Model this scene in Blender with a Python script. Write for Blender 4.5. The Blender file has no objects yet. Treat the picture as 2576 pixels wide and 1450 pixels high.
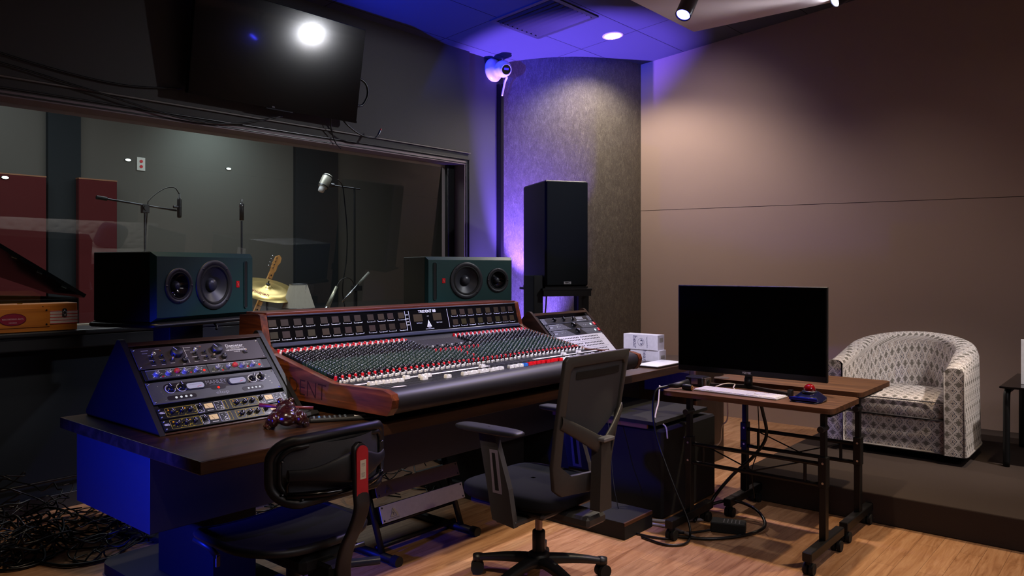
import bpy, bmesh, math, random
from mathutils import Matrix, Vector, Euler, noise
random.seed(7)
PI=math.pi
S=bpy.context.scene
COL=S.collection
H=1.42
# ------------------------------------------------------------------ materials
def lin(h):
    if isinstance(h,str):
        h=h.lstrip('#'); c=[int(h[i:i+2],16)/255 for i in (0,2,4)]
        return tuple(x/12.92 if x<=.04045 else ((x+.055)/1.055)**2.4 for x in c)+(1,)
    return tuple(h)+(1,) if len(h)==3 else tuple(h)
class N:
    def __init__(s,name):
        s.m=bpy.data.materials.new(name); s.m.use_nodes=True; s.t=s.m.node_tree; s.t.nodes.clear()
        s.out=s.n('ShaderNodeOutputMaterial')
    def n(s,ty,**k):
        o=s.t.nodes.new(ty)
        for a,b in k.items(): setattr(o,a,b)
        return o
    def l(s,a,b): s.t.links.new(a,b)
    def math(s,op,a,b=None,c=None,clamp=False):
        o=s.n('ShaderNodeMath',operation=op); o.use_clamp=clamp
        for i,x in enumerate((a,b,c)):
            if x is None: continue
            if isinstance(x,(int,float)): o.inputs[i].default_value=x
            else: s.l(x,o.inputs[i])
        return o.outputs[0]
    def mix(s,f,a,b):
        o=s.n('ShaderNodeMix',data_type='RGBA')
        for i,x in ((0,f),(6,a),(7,b)):
            if hasattr(x,'node'): s.l(x,o.inputs[i])
            else: o.inputs[i].default_value=x
        return o.outputs[2]
    def coord(s,k='Object',scale=(1,1,1),rot=(0,0,0)):
        c=s.n('ShaderNodeTexCoord'); m=s.n('ShaderNodeMapping'); m.inputs['Scale'].default_value=scale; m.inputs['Rotation'].default_value=rot
        s.l(c.outputs[k],m.inputs[0]); return m.outputs[0]
    def noise(s,v,sc,det=3,ro=.5,dist=0):
        o=s.n('ShaderNodeTexNoise'); s.l(v,o.inputs['Vector']); o.inputs['Scale'].default_value=sc; o.inputs['Detail'].default_value=det; o.inputs['Roughness'].default_value=ro; o.inputs['Distortion'].default_value=dist
        return o.outputs[0]
    def ramp(s,f,stops):
        o=s.n('ShaderNodeValToRGB'); s.l(f,o.inputs[0]); e=o.color_ramp.elements
        while len(e)<len(stops): e.new(.5)
        for i,(p,c) in enumerate(stops): e[i].position=p; e[i].color=lin(c)
        return o.outputs[0]
    def bsdf(s,color,rough=.5,metal=0,spec=.5,bump=None,bs=.2,bd=.002,**k):
        b=s.n('ShaderNodeBsdfPrincipled')
        for nm,x in (('Base Color',color),('Roughness',rough),('Metallic',metal),('Specular IOR Level',spec)):
            if hasattr(x,'node'): s.l(x,b.inputs[nm])
            else: b.inputs[nm].default_value=x
        for a,c in k.items(): b.inputs[a].default_value=c
        if bump is not None:
            u=s.n('ShaderNodeBump'); u.inputs['Strength'].default_value=bs; u.inputs['Distance'].default_value=bd
            s.l(bump,u.inputs['Height']); s.l(u.outputs[0],b.inputs['Normal'])
        s.l(b.outputs[0],s.out.inputs[0]); return b
MC={}
def plain(name,c,rough=.5,metal=0,spec=.5,var=.06,nsc=60,bs=.1,coat=0):
    """a lightly varied procedural material"""
    if name in MC: return MC[name]
    g=N(name); v=g.coord(); c=lin(c)
    f=g.noise(v,nsc,3)
    lo=tuple(x*(1-var*2) for x in c[:3])+(1,); hi=tuple(min(1,x*(1+var*2)) for x in c[:3])+(1,)
    b=g.bsdf(g.mix(f,lo,hi),rough,metal,spec,bump=f,bs=bs,bd=.0006)
    b.inputs['Coat Weight'].default_value=coat
    MC[name]=g.m; return g.m
def emit(name,c,s):
    g=N(name); e=g.n('ShaderNodeEmission'); e.inputs[0].default_value=lin(c); e.inputs[1].default_value=s
    g.l(e.outputs[0],g.out.inputs[0]); return g.m
def wood(name,c1,c2,c3,axis=0,rough=.35,sc=1.0,spec=.5,coat=0):
    g=N(name); st=[26*sc]*3; st[axis]=1.6*sc
    v=g.coord(scale=tuple(st)); f=g.noise(v,1.0,6,.62,.9)
    st2=[120*sc]*3; st2[axis]=4*sc
    f2=g.noise(g.coord(scale=tuple(st2)),1.0,3,.6)
    col=g.ramp(f,[(.28,c1),(.5,c2),(.72,c3)])
    col=g.mix(g.math('MULTIPLY',f2,.35),col,lin(c1))
    b=g.bsdf(col,rough,0,spec,bump=f2,bs=.12,bd=.0006); b.inputs['Coat Weight'].default_value=coat; b.inputs['Coat Roughness'].default_value=.15
    return g.m
def fabric(name,c,rough=.95,sc=420,bs=.35,stretch=(1,1,1),var=.18,spec=.2,blot=.1):
    g=N(name); v=g.coord(scale=stretch); f=g.noise(v,sc,2,.7); f2=g.noise(g.coord(),3,3)
    c=lin(c); k=g.math('ADD',g.math('MULTIPLY',f,var),g.math('MULTIPLY',f2,blot))
    lo=tuple(x*.75 for x in c[:3])+(1,); hi=tuple(min(1,x*1.35) for x in c[:3])+(1,)
    k2=g.math('ADD',k,.5-(var+blot)/2)
    g.bsdf(g.mix(k2,lo,hi),rough,0,spec,bump=f,bs=bs,bd=.002); return g.m
# ------------------------------------------------------------------ mesh builder
class MB:
    def __init__(s): s.v=[];s.f=[];s.m=[];s.s=[];s.uv={};s.T=Matrix.Identity(4)
    def add(s,vs,fs,mat=0,smooth=False,uv=None):
        o=len(s.v)
        for i,p in enumerate(vs):
            s.v.append(tuple(s.T@Vector(p)))
            if uv: s.uv[o+i]=uv[i]
        for f in fs: s.f.append([o+i for i in f]); s.m.append(mat); s.s.append(smooth)
        return s
    def box(s,x0,x1,y0,y1,z0,z1,mat=0,c=0):
        if x0>x1:x0,x1=x1,x0
        if y0>y1:y0,y1=y1,y0
        if z0>z1:z0,z1=z1,z0
        if c<=0:
            vs=[(x,y,z) for x in(x0,x1) for y in(y0,y1) for z in(z0,z1)]
            return s.add(vs,[(0,1,3,2),(4,6,7,5),(0,4,5,1),(2,3,7,6),(0,2,6,4),(1,5,7,3)],mat)
        c=min(c,(x1-x0)/2.01,(y1-y0)/2.01,(z1-z0)/2.01)
        X=(x0,x1);Y=(y0,y1);Z=(z0,z1);vs=[];ix={}
        for i in(0,1):
            for j in(0,1):
                for k in(0,1):
                    sx,sy,sz=(c if i==0 else -c),(c if j==0 else -c),(c if k==0 else -c)
                    for a,p in enumerate(((X[i],Y[j]+sy,Z[k]+sz),(X[i]+sx,Y[j],Z[k]+sz),(X[i]+sx,Y[j]+sy,Z[k]))):
                        ix[i,j,k,a]=len(vs);vs.append(p)
        fs=[]
        for i in(0,1):
            fs.append([ix[i,0,0,0],ix[i,1,0,0],ix[i,1,1,0],ix[i,0,1,0]])
            fs.append([ix[0,i,0,1],ix[1,i,0,1],ix[1,i,1,1],ix[0,i,1,1]])
            fs.append([ix[0,0,i,2],ix[1,0,i,2],ix[1,1,i,2],ix[0,1,i,2]])
        for a in(0,1):
            for b in(0,1):
                fs.append([ix[0,a,b,1],ix[1,a,b,1],ix[1,a,b,2],ix[0,a,b,2]])
                fs.append([ix[a,0,b,0],ix[a,1,b,0],ix[a,1,b,2],ix[a,0,b,2]])
                fs.append([ix[a,b,0,0],ix[a,b,1,0],ix[a,b,1,1],ix[a,b,0,1]])
        for i in(0,1):
            for j in(0,1):
                for k in(0,1): fs.append([ix[i,j,k,0],ix[i,j,k,1],ix[i,j,k,2]])
        return s.add(vs,fs,mat)
    def cyl(s,p0,p1,r0,r1=None,n=16,mat=0,caps=True,smooth=True):
        r1=r0 if r1 is None else r1
        p0=Vector(p0);p1=Vector(p1);d=(p1-p0)
        if d.length<1e-9: return s
        q=d.to_track_quat('Z','Y'); vs=[]
        for p,r in((p0,r0),(p1,r1)):
            for i in range(n):
                a=2*PI*i/n; vs.append(tuple(p+q@Vector((r*math.cos(a),r*math.sin(a),0))))
        s.add(vs,[(i,(i+1)%n,n+(i+1)%n,n+i) for i in range(n)],mat,smooth)
        if caps:
            s.add(vs[:n],[tuple(reversed(range(n)))],mat); s.add(vs[n:],[tuple(range(n))],mat)
        return s
    def tube(s,pts,r,n=8,mat=0,caps=True,closed=False):
        pts=[Vector(p) for p in pts]; m=len(pts); vs=[]; up=None
        R=r if isinstance(r,(list,tuple)) else [r]*m
        for i,p in enumerate(pts):
            if closed: d=pts[(i+1)%m]-pts[i-1]
            else: d=pts[min(i+1,m-1)]-pts[max(i-1,0)]
            if d.length<1e-9: d=Vector((0,0,1))
            d.normalize()
            if up is None: up=d.orthogonal().normalized()
            else:
                up=up-d*up.dot(d)
                up=d.orthogonal().normalized() if up.length<1e-6 else up.normalized()
            b=d.cross(up)
            for k in range(n):
                a=2*PI*k/n; vs.append(tuple(p+(up*math.cos(a)+b*math.sin(a))*R[i]))
        fs=[]
        for i in range(m if closed else m-1):
            j=(i+1)%m
            for k in range(n): fs.append((i*n+k,i*n+(k+1)%n,j*n+(k+1)%n,j*n+k))
        if caps and not closed: fs+= [tuple(reversed(range(n))),tuple(range((m-1)*n,m*n))]
        return s.add(vs,fs,mat,True)
    def lathe(s,prof,n=24,mat=0,o=(0,0,0),smooth=True,sx=1,sy=1,op=False):
        """prof: list of (r,z) around local z"""
        vs=[];fs=[]
        for r,z in prof:
            for k in range(n):
                a=2*PI*k/n; vs.append((o[0]+r*math.cos(a)*sx,o[1]+r*math.sin(a)*sy,o[2]+z))
        for i in range(len(prof)-1):
            for k in range(n): fs.append((i*n+k,i*n+(k+1)%n,(i+1)*n+(k+1)%n,(i+1)*n+k))
        s.add(vs,fs,mat,smooth)
        for i,rev in((0,True),(len(prof)-1,False)):
            if prof[i][0]>1e-5 and not op:
                ids=list(range(n)); ids=ids[::-1] if rev else ids
                s.add(vs[i*n:(i+1)*n],[ids],mat)
        return s
    def prism(s,poly,lo,hi,axis='z',mat=0,smooth=False):
        """poly of 2D points extruded along axis; x: (y,z) y: (x,z) z: (x,y)"""
        def P(a,b,c): return {'x':(c,a,b),'y':(a,c,b),'z':(a,b,c)}[axis]
        n=len(poly); vs=[P(a,b,lo) for a,b in poly]+[P(a,b,hi) for a,b in poly]
        s.add(vs,[(i,(i+1)%n,n+(i+1)%n,n+i) for i in range(n)],mat,smooth)
        s.add(vs[:n],[tuple(range(n))],mat); s.add(vs[n:],[tuple(range(n))],mat)
        return s
    def grid(s,fn,nu,nv,mat=0,smooth=True,cu=False,cv=False,uv=None):
        vs=[];uvs=[]
        for i in range(nu):
            for j in range(nv):
                vs.append(fn(i/(nu if cu else nu-1),j/(nv if cv else nv-1)))
                if uv: uvs.append(uv(i/(nu-1),j/(nv-1)))
        fs=[]
        for i in range(nu if cu else nu-1):
            for j in range(nv if cv else nv-1):
                a,b=(i+1)%nu,(j+1)%nv
                fs.append((i*nv+j,a*nv+j,a*nv+b,i*nv+b))
        return s.add(vs,fs,mat,smooth,uvs if uv else None)
    def ball(s,c,r,mat=0,n=16,m=10):
        rx,ry,rz=r if isinstance(r,(tuple,list)) else (r,r,r)
        return s.grid(lambda u,v:(c[0]+rx*math.cos(2*PI*u)*math.sin(PI*v),c[1]+ry*math.sin(2*PI*u)*math.sin(PI*v),c[2]+rz*math.cos(PI*v)),n,m,mat,True,cu=True)
    def text(s,body,size,mat=0,M=None,ext=.0004,align='CENTER',bold=0,sx=1):
        c=bpy.data.curves.new('t','FONT'); c.body=body; c.size=size; c.extrude=ext; c.align_x=align; c.align_y='CENTER'; c.resolution_u=2; c.offset=bold
        o=bpy.data.objects.new('t',c); COL.objects.link(o); bpy.context.view_layer.update()
        me=bpy.data.meshes.new_from_object(o.evaluated_get(bpy.context.evaluated_depsgraph_get()))
        M=M or Matrix.Identity(4)
        s.add([tuple(M@Vector((v.co.x*sx,v.co.y,v.co.z))) for v in me.vertices],[tuple(p.vertices) for p in me.polygons],mat)
        bpy.data.objects.remove(o); bpy.data.curves.remove(c); bpy.data.meshes.remove(me); return s
    def mesh(s,name,mats,inv=None):
        me=bpy.data.meshes.new(name)
        vs=s.v if inv is None else [tuple(inv@Vector(p)) for p in s.v]
        me.from_pydata(vs,[],s.f)
        for m in mats: me.materials.append(m)
        me.polygons.foreach_set('material_index',s.m); me.polygons.foreach_set('use_smooth',s.s)
        if s.uv:
            L=me.uv_layers.new(name='UVMap')
            for lp in me.loops: L.data[lp.index].uv=s.uv.get(lp.vertex_index,(0,0))
        bm=bmesh.new(); bm.from_mesh(me); bmesh.ops.recalc_face_normals(bm,faces=bm.faces); bm.to_mesh(me); bm.free()
        me.update(); return me
    def part(s,name,mats,parent=None,world=True,bevel=0,seg=2,label=None,sub=0,kind=None):
        if not isinstance(mats,(list,tuple)): mats=[mats]
        inv=None
        if parent is not None and world: inv=wm(parent).inverted()
        o=bpy.data.objects.new(name,s.mesh(name,mats,inv)); COL.objects.link(o)
        if parent is not None: o.parent=parent
        if bevel:
            b=o.modifiers.new('b','BEVEL'); b.width=bevel; b.segments=seg; b.limit_method='ANGLE'; b.angle_limit=.6
        if sub:
            b=o.modifiers.new('s','SUBSURF'); b.levels=b.render_levels=sub
        if label: o['label']=label
        if kind: o['kind']=kind
        return o
def wm(o):
    m=Matrix.LocRotScale(o.location,o.rotation_euler,o.scale)
    return wm(o.parent)@m if o.parent else m
def thing(name,label,cat,loc=(0,0,0),rotz=0,group=None):
    o=bpy.data.objects.new(name,None); COL.objects.link(o); o.location=loc; o.rotation_euler=(0,0,rotz); o.empty_display_size=.05
    return tag(o,label,cat,group)
def tag(o,label,cat,group=None,kind=None):
    o['label']=label; o['category']=cat
    if group: o['group']=group
    if kind: o['kind']=kind
    return o
def solo(mb,name,mats,label,cat,group=None,loc=None,kind=None,bevel=0,sub=0):
    """a thing that is one mesh; vertices given in world space, origin moved to loc"""
    if loc is not None:
        mb.v=[tuple(Vector(p)-Vector(loc)) for p in mb.v]
    o=mb.part(name,mats,bevel=bevel,sub=sub)
    if loc is not None: o.location=loc
    return tag(o,label,cat,group,kind)
def struct(mb,name,mats,**k):
    o=mb.part(name,mats,**k); o['kind']='structure'; return o
def copy(o,parent,loc=None,mat=None):
    c=o.copy(); COL.objects.link(c); c.parent=parent
    if loc is not None: c.location=loc
    return c
def rr(cx,cy,w,h,r,n=5):
    p=[]
    for sx,sy,a0 in((1,1,0),(-1,1,90),(-1,-1,180),(1,-1,270)):
        for i in range(n+1):
            a=math.radians(a0+90*i/n); p.append((cx+sx*(w/2-r)+r*math.cos(a),cy+sy*(h/2-r)+r*math.sin(a)))
    return p
def spline(pts,n=8):
    P=[Vector(p) for p in pts]; P=[P[0]*2-P[1]]+P+[P[-1]*2-P[-2]]; out=[]
    for i in range(1,len(P)-2):
        a,b,c,d=P[i-1:i+3]
        for k in range(n):
            t=k/n; out.append(.5*((2*b)+(c-a)*t+(2*a-5*b+4*c-d)*t*t+(3*b-a-3*c+d)*t**3))
    out.append(P[-2]); return out
def frame(o,x,y,z):
    """matrix with origin o and axis columns"""
    x,y,z=Vector(x).normalized(),Vector(y).normalized(),Vector(z).normalized()
    M=Matrix.Identity(4)
    for i,a in enumerate((x,y,z)):
        for j in range(3): M[j][i]=a[j]
    for j in range(3): M[j][3]=o[j]
    return M
def hole_tube(name,pts,r,m,label,cat='cable',group=None,n=8,seg=10):
    b=MB(); b.tube(spline(pts,seg),r,n); return solo(b,name,[m],label,cat,group,loc=pts[0])
# ---- shared materials
M={}
M['black']=plain('black plastic','#16171a',.45,bs=.05)
M['blackmat']=plain('matte black','#0d0e10',.75,bs=.2)
M['blackmetal']=plain('black powder coated metal','#0d0e10',.45,spec=.35,bs=.08,nsc=200)
M['gloss']=plain('gloss black','#060607',.12,bs=0)
M['rubber']=plain('black rubber','#0b0b0c',.8)
M['cable']=plain('cable jacket','#0c0d10',.35,bs=0)
M['white']=plain('white plastic','#e6e6ea',.4,bs=.02)
M['whitecable']=plain('white cable jacket','#d9cfc4',.5,bs=0)
M['red']=plain('red plastic','#d8101f',.3,spec=.5,bs=.02)
M['redcap']=plain('red cap','#b80a1c',.3,bs=.02)
M['blue']=plain('blue plastic','#2a6fd0',.35,bs=.02)
M['chrome']=plain('brushed steel','#b9bcc2',.25,1,bs=.05)
M['dsteel']=plain('dark steel','#5b5d63',.35,1,bs=.05)
M['print']=plain('white print','#d8dcea',.5,bs=0)
M['yprint']=plain('yellow print','#c8b42c',.5,bs=0)
M['desk']=wood('dark stained desk wood','#1c110a','#382114','#52341f',0,.3,.55,coat=.1)
M['rackside']=plain('shaded rack side','#0c0a0a',.5)  # left rack's side, its shade painted in as near black
M['pedestal']=plain('shaded pedestal','#050506',.8)  # near black: shade under the desk put into the colour
M['deskY']=wood('dark stained rack wood','#120b09','#26160f','#38221a',1,.38,.8)
M['mahog']=wood('mahogany','#2c1409','#5e2c16','#8c4824',1,.35,.9,coat=.15)
M['mahogx']=wood('mahogany rail','#2c120b','#5a2414','#74331c',0,.35,.75,coat=.15)
M['table']=wood('walnut laminate','#3a2418','#6a4630','#8c6243',1,.4,.7)
M['pad']=plain('black vinyl pad','#1c1b22',.5,spec=.5,nsc=300,bs=.25,var=.03)
M['panel']=plain('console panel','#26262a',.45,nsc=200)
M['green']=plain('green lacquer','#0f3a3a',.45,nsc=500,bs=.25,var=.05)
M['cab']=plain('speaker cabinet black','#08090b',.55,nsc=400,bs=.2)
M['cone']=plain('woofer cone','#2b2d34',.42,bs=.05)
M['mesh']=fabric('chair mesh','#434348',.8,900,.5)
M['seat']=fabric('seat fabric','#101117',.9,700,.4)
M['label']=plain('cream label','#d9cdb8',.6)
exec_parts=[]
# ================================================================== CAMERA
A=math.radians(40.1)
cam=bpy.data.cameras.new('camera'); cam.sensor_width=36; cam.lens=36*1950/2576; cam.shift_y=-50/2576; cam.clip_start=.05
co=bpy.data.objects.new('camera',cam); COL.objects.link(co); co.location=(0,0,H); co.rotation_euler=(PI/2,0,A-PI/2); S.camera=co
# ================================================================== ROOM
WX=7.0; WY=5.0; YB=-5.2; XL=-2.2
def ceilz(y): return 3.448+.094*(5-y)
# floor: laminate planks along X
g=N('laminate floor'); v=g.coord(rot=(0,0,math.radians(0)))
br=g.n('ShaderNodeTexBrick'); br.offset=.37; br.inputs['Scale'].default_value=1; br.inputs['Brick Width'].default_value=1.1; br.inputs['Row Height'].default_value=.098
br.inputs['Mortar Size'].default_value=.0008; br.inputs['Color1'].default_value=(.2,.2,.2,1); br.inputs['Color2'].default_value=(.85,.85,.85,1); br.inputs['Mortar'].default_value=(0,0,0,1)
vr=g.coord(rot=(0,0,0)); g.l(vr,br.inputs['Vector'])
gr=g.noise(g.coord(scale=(1.3,14,1)),2.2,6,.65,1.2); gf=g.noise(g.coord(scale=(4,110,1)),2,3,.6)
base=g.ramp(gr,[(.28,'#8a5c3a'),(.47,'#b98860'),(.62,'#cfa077'),(.78,'#a87650')])
base=g.mix(g.math('MULTIPLY',br.outputs[0],.35),base,lin('#7c5233'))
base=g.mix(g.math('MULTIPLY',gf,.3),base,lin('#8d6244'))
base=g.mix(br.outputs['Fac'],base,lin('#5e3e29'))
g.bsdf(base,.38,0,.45,bump=gf,bs=.08,bd=.0005); m_floor=g.m
b=MB(); b.box(XL-.2,WX+.2,YB-.2,9.2,-.1,0); struct(b,'floor',[m_floor])
m_wall=fabric('charcoal wall fabric','#4b4a4a',.95,260,.35,(1,1,.5),.2,.15,.12)
m_taupe=fabric('taupe wall fabric','#a08a7e',.95,300,.22,(1,1,1),.14,.15,.08)
m_back=plain('dark back wall','#2b2826',.9)
# corner panel fabric: coarse vertical weave with a slight sheen
g=N('woven corner fabric'); v=g.coord(scale=(1,1,.22)); f=g.noise(v,190,4,.75,1.6); f2=g.noise(g.coord(scale=(1,1,.5)),26,4,.6,.8)
k=g.math('ADD',g.math('MULTIPLY',f,.75),g.math('MULTIPLY',f2,.25))
g.bsdf(g.ramp(k,[(.34,'#36302c'),(.52,'#5a5349'),(.70,'#8f8577')]),.55,0,.5,bump=k,bs=.75,bd=.008); m_col=g.m
# window wall with opening
WX0,WX1,WZ0,WZ1=-1.2,5.26,1.06,2.40
b=MB()
b.box(XL,WX0,WY,WY+.3,WZ0-.02,WZ1); b.box(WX1,5.86,WY,WY+.3,WZ0-.02,WZ1)
b.box(XL,5.86,WY,WY+.3,WZ1,3.60)
struct(b,'wall_left',[m_wall])
b=MB(); b.box(XL,5.86,WY,WY+.3,0,WZ0-.02); struct(b,'wall_left_lower',[fabric('dark dado paint','#2c323a',.9,200,.2)])
b=MB(); b.box(XL,5.30,WY-.018,WY+.001,2.503,3.60); struct(b,'wall_left_panel',[m_wall],bevel=.004)
b=MB(); b.box(XL,5.31,WY-.024,WY,2.492,2.501); struct(b,'trim_1',[plain('trim taupe','#6b6560',.6)])
b=MB(); b.box(XL,5.7,WY-.018,WY,0,.09); struct(b,'baseboard_left',[plain('baseboard dark','#232427',.4)],bevel=.004)
# right wall, back and far walls
b=MB(); b.prism([(YB,0),(4.6,0),(4.6,2.013-.012*(-.45)),(YB,2.013-.0150*(4.15-YB))],WX,WX+.2,'x')
struct(b,'wall_right',[m_taupe])
b=MB(); b.prism([(YB,2.018-.0150*(4.15-YB)),(4.6,2.018+.005),(4.6,ceilz(4.6)+.05),(YB,ceilz(YB)+.05)],WX,WX+.2,'x')
struct(b,'wall_right_upper',[m_taupe])
b=MB(); b.box(WX+.006,WX+.2,YB,4.6,1.8,2.1); struct(b,'seam_shade',[plain('seam shadow','#4a3f39',.9)])  # dark strip behind the panel gap, painting the seam's shade
b=MB(); b.box(XL-.2,WX+.2,YB-.2,YB,0,4.6); struct(b,'wall_back',[m_back])
b=MB(); b.box(XL-.2,XL,YB,WY+.3,0,4.6); struct(b,'wall_end',[m_back])
# curved corner
def circ(p,q,r):
    (ax,ay),(bx,by),(cx,cy)=p,q,r
    d=2*(ax*(by-cy)+bx*(cy-ay)+cx*(ay-by))
    ux=((ax*ax+ay*ay)*(by-cy)+(bx*bx+by*by)*(cy-ay)+(cx*cx+cy*cy)*(ay-by))/d
    uy=((ax*ax+ay*ay)*(cx-bx)+(bx*bx+by*by)*(ax-cx)+(cx*cx+cy*cy)*(bx-ax))/d
    return ux,uy,math.hypot(ax-ux,ay-uy)
cx,cy,cr=circ((5.80,5.0),(6.18,4.475),(7.0,4.15))
a0=math.atan2(5.0-cy,5.80-cx); a1=math.atan2(4.15-cy,7.0-cx)
if a1<a0:a1+=2*PI
if a1-a0>PI: a0+=2*PI
arc=[(cx+cr*math.cos(a0+(a1-a0)*i/28),cy+cr*math.sin(a0+(a1-a0)*i/28)) for i in range(29)]
b=MB(); nA=len(arc)
vs=[(x,y,0) for x,y in arc]+[(x,y,ceilz(y)+.02) for x,y in arc]
b.add(vs,[(i,i+1,nA+i+1,nA+i) for i in range(nA-1)],0,True)
b.box(5.80,7.0,5.0,5.05,0,3.6)
o=struct(b,'wall_corner',[m_col])
# ceiling with large tile joints
g=N('ceiling tiles'); v=g.coord()
br=g.n('ShaderNodeTexBrick'); br.offset=0; br.inputs['Scale'].default_value=1; br.inputs['Brick Width'].default_value=1.22; br.inputs['Row Height'].default_value=.61; br.inputs['Mortar Size'].default_value=.0035
g.l(v,br.inputs['Vector']); nz=g.noise(v,160,3)
br.inputs['Color1'].default_value=lin('#53555c'); br.inputs['Color2'].default_value=lin('#4f5158'); br.inputs['Mortar'].default_value=lin('#1c1c20')
g.bsdf(br.outputs[0],.9,0,.1,bump=nz,bs=.2,bd=.001); m_ceil=g.m
b=MB(); b.prism([(YB-.2,ceilz(YB-.2)),(5.3,ceilz(5.3)),(5.3,ceilz(5.3)+.1),(YB-.2,ceilz(YB-.2)+.1)],XL-.2,WX+.2,'x'); struct(b,'ceiling',[m_ceil])
# window: reveal, frames, glass
win=bpy.data.objects.new('window_1',None); COL.objects.link(win); win['kind']='structure'; win.location=(2,5,1.06)
m_rev=plain('reveal paint','#7a6a70',.6); m_fr=plain('window frame black','#0e0f12',.35)
b=MB(); b.box(WX0,WX1,WY-.004,WY+.3,WZ1-.012,WZ1+.02); b.box(WX1-.01,WX1+.01,WY,WY+.3,WZ0,WZ1)
b.part('reveal',[m_rev],win)
b=MB()
for (yy,zz,w) in((WY-.014,WZ1+.030,.014),(WY-.008,WZ1-.004,.008)):
    b.box(WX0,WX1+(.045 if zz>WZ1 else .012),yy,yy+w,zz,zz+.010); b.box(WX1+(.033 if zz>WZ1 else .0),WX1+(.045 if zz>WZ1 else .012),yy,yy+w,WZ0,zz+.010)
b.box(WX1-.1,WX1-.01,WY+.13,WY+.17,WZ0,WZ1-.01)
b.part('window_frame',[m_fr],win,bevel=.003)
# sill shelf
b=MB(); b.box(WX0,WX1+.1,WY-.125,WY+.29,WZ0-.03,WZ0-.002); b.box(WX0,WX1+.1,WY-.11,WY,WZ0-.11,WZ0-.03)
b.part('window_sill',[plain('sill dark','#26282e',.4,bs=.1)],win,bevel=.008)
b=MB(); b.box(WX0,WX1,WY+.22,WY+.30,WZ0-.002,WZ0+.006); b.part('sill_lining',[plain('sill lining cream','#b8b09c',.6)],win)
g=N('studio glass'); tr=g.n('ShaderNodeBsdfTransparent'); tr.inputs[0].default_value=(.86,.89,.89,1)
gl=g.n('ShaderNodeBsdfGlossy'); gl.inputs['Roughness'].default_value=.012; gl.inputs[0].default_value=(.9,.97,1,1)
lw=g.n('ShaderNodeFresnel'); lw.inputs[0].default_value=1.5
mx=g.n('ShaderNodeMixShader'); g.l(g.math('MULTIPLY',lw.outputs[0],1.5),mx.inputs[0]); g.l(tr.outputs[0],mx.inputs[1]); g.l(gl.outputs[0],mx.inputs[2]); g.l(mx.outputs[0],g.out.inputs[0]); m_glass=g.m
GT=math.radians(4.5)
def pane(y,t,name):
    b=MB(); zz=WZ1-WZ0; dy=math.tan(t)*zz
    b.add([(WX0,y,WZ0),(WX1,y,WZ0),(WX1,y-dy,WZ1),(WX0,y-dy,WZ1)],[(0,1,2,3)]); b.part(name,[m_glass],win)
pane(WY+.26,GT,'pane')
# platform (low carpeted riser by the right wall)
m_carpet=fabric('dark riser carpet','#3a302b',1,300,.6,(1,1,1),.35)
b=MB(); b.box(4.6,WX,-2.3,2.02,0,.165); struct(b,'platform',[m_carpet],bevel=.006)
# suspended ceiling cloud
t=thing('ceiling_cloud','wide flat acoustic panel hung below the ceiling at the top right','ceiling panel',(3,1,3.25))
b=MB(); b.box(-.6,5.50,-3.4,2.79,3.25,3.34); b.part('panel',[fabric('cloud fabric','#c9b9bb',.95,300,.2)],t,bevel=.004)
b=MB()
for x in(.2,2.4,4.6):
    for y in(-2,2.2): b.cyl((x,y,3.335),(x,y,ceilz(y)+.01),.006,n=6)
b.part('hanger_wire',[M['dsteel']],t)
# vent
def onceil(x,y,dz=0): return (x,y,ceilz(y)-dz)
vx,vy=5.20,4.02
sl=math.atan(-.094)
vm=Matrix.Translation(onceil(vx,vy))@Matrix.Rotation(sl,4,'X')
t=thing('ceiling_vent','square black louvred air vent in the blue-lit ceiling','vent',onceil(vx,vy))
b=MB(); b.T=vm
for x0,x1,y0,y1 in((-.33,.33,.29,.33),(-.33,.33,-.33,-.29),(-.33,-.29,-.29,.29),(.29,.33,-.29,.29)): b.box(x0,x1,y0,y1,-.012,.002)
b.part('frame',[plain('vent frame','#26272c',.5)],t)
b=MB(); b.T=vm; b.box(-.29,.29,-.29,.29,-.001,.001); b.part('backing',[M['blackmat']],t)
for i in range(9):
    b=MB(); b.T=vm@Matrix.Translation((-.255+.064*i,0,-.008))@Matrix.Rotation(.7,4,'Y'); b.box(-.018,.018,-.29,.29,-.0015,.0015); b.part('louvre',[plain('vent louvre','#0c0c0e',.6)],t)
# recessed downlights
m_lamp=emit('lamp diffuser','#fff4e2',60)
m_ring=plain('lamp ring','#d8d4cc',.5)
def downlight(x,y,label,r=.075,m=m_lamp):
    t=thing('recessed_downlight',label,'ceiling light',onceil(x,y),group='recessed ceiling lights')
    mt=Matrix.Translation(onceil(x,y))@Matrix.Rotation(sl,4,'X')
    b=MB(); b.T=mt; b.lathe([(r,-.002),(r+.004,-.008),(r+.02,-.006),(r+.022,.001)],32,op=True); b.part('ring',[m_ring],t)
    b=MB(); b.T=mt; b.lathe([(0,-.004),(r,-.004)],32); b.part('diffuser',[m],t)
downlight(6.03,3.87,'bright round downlight in the ceiling in front of the curved corner')
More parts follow.
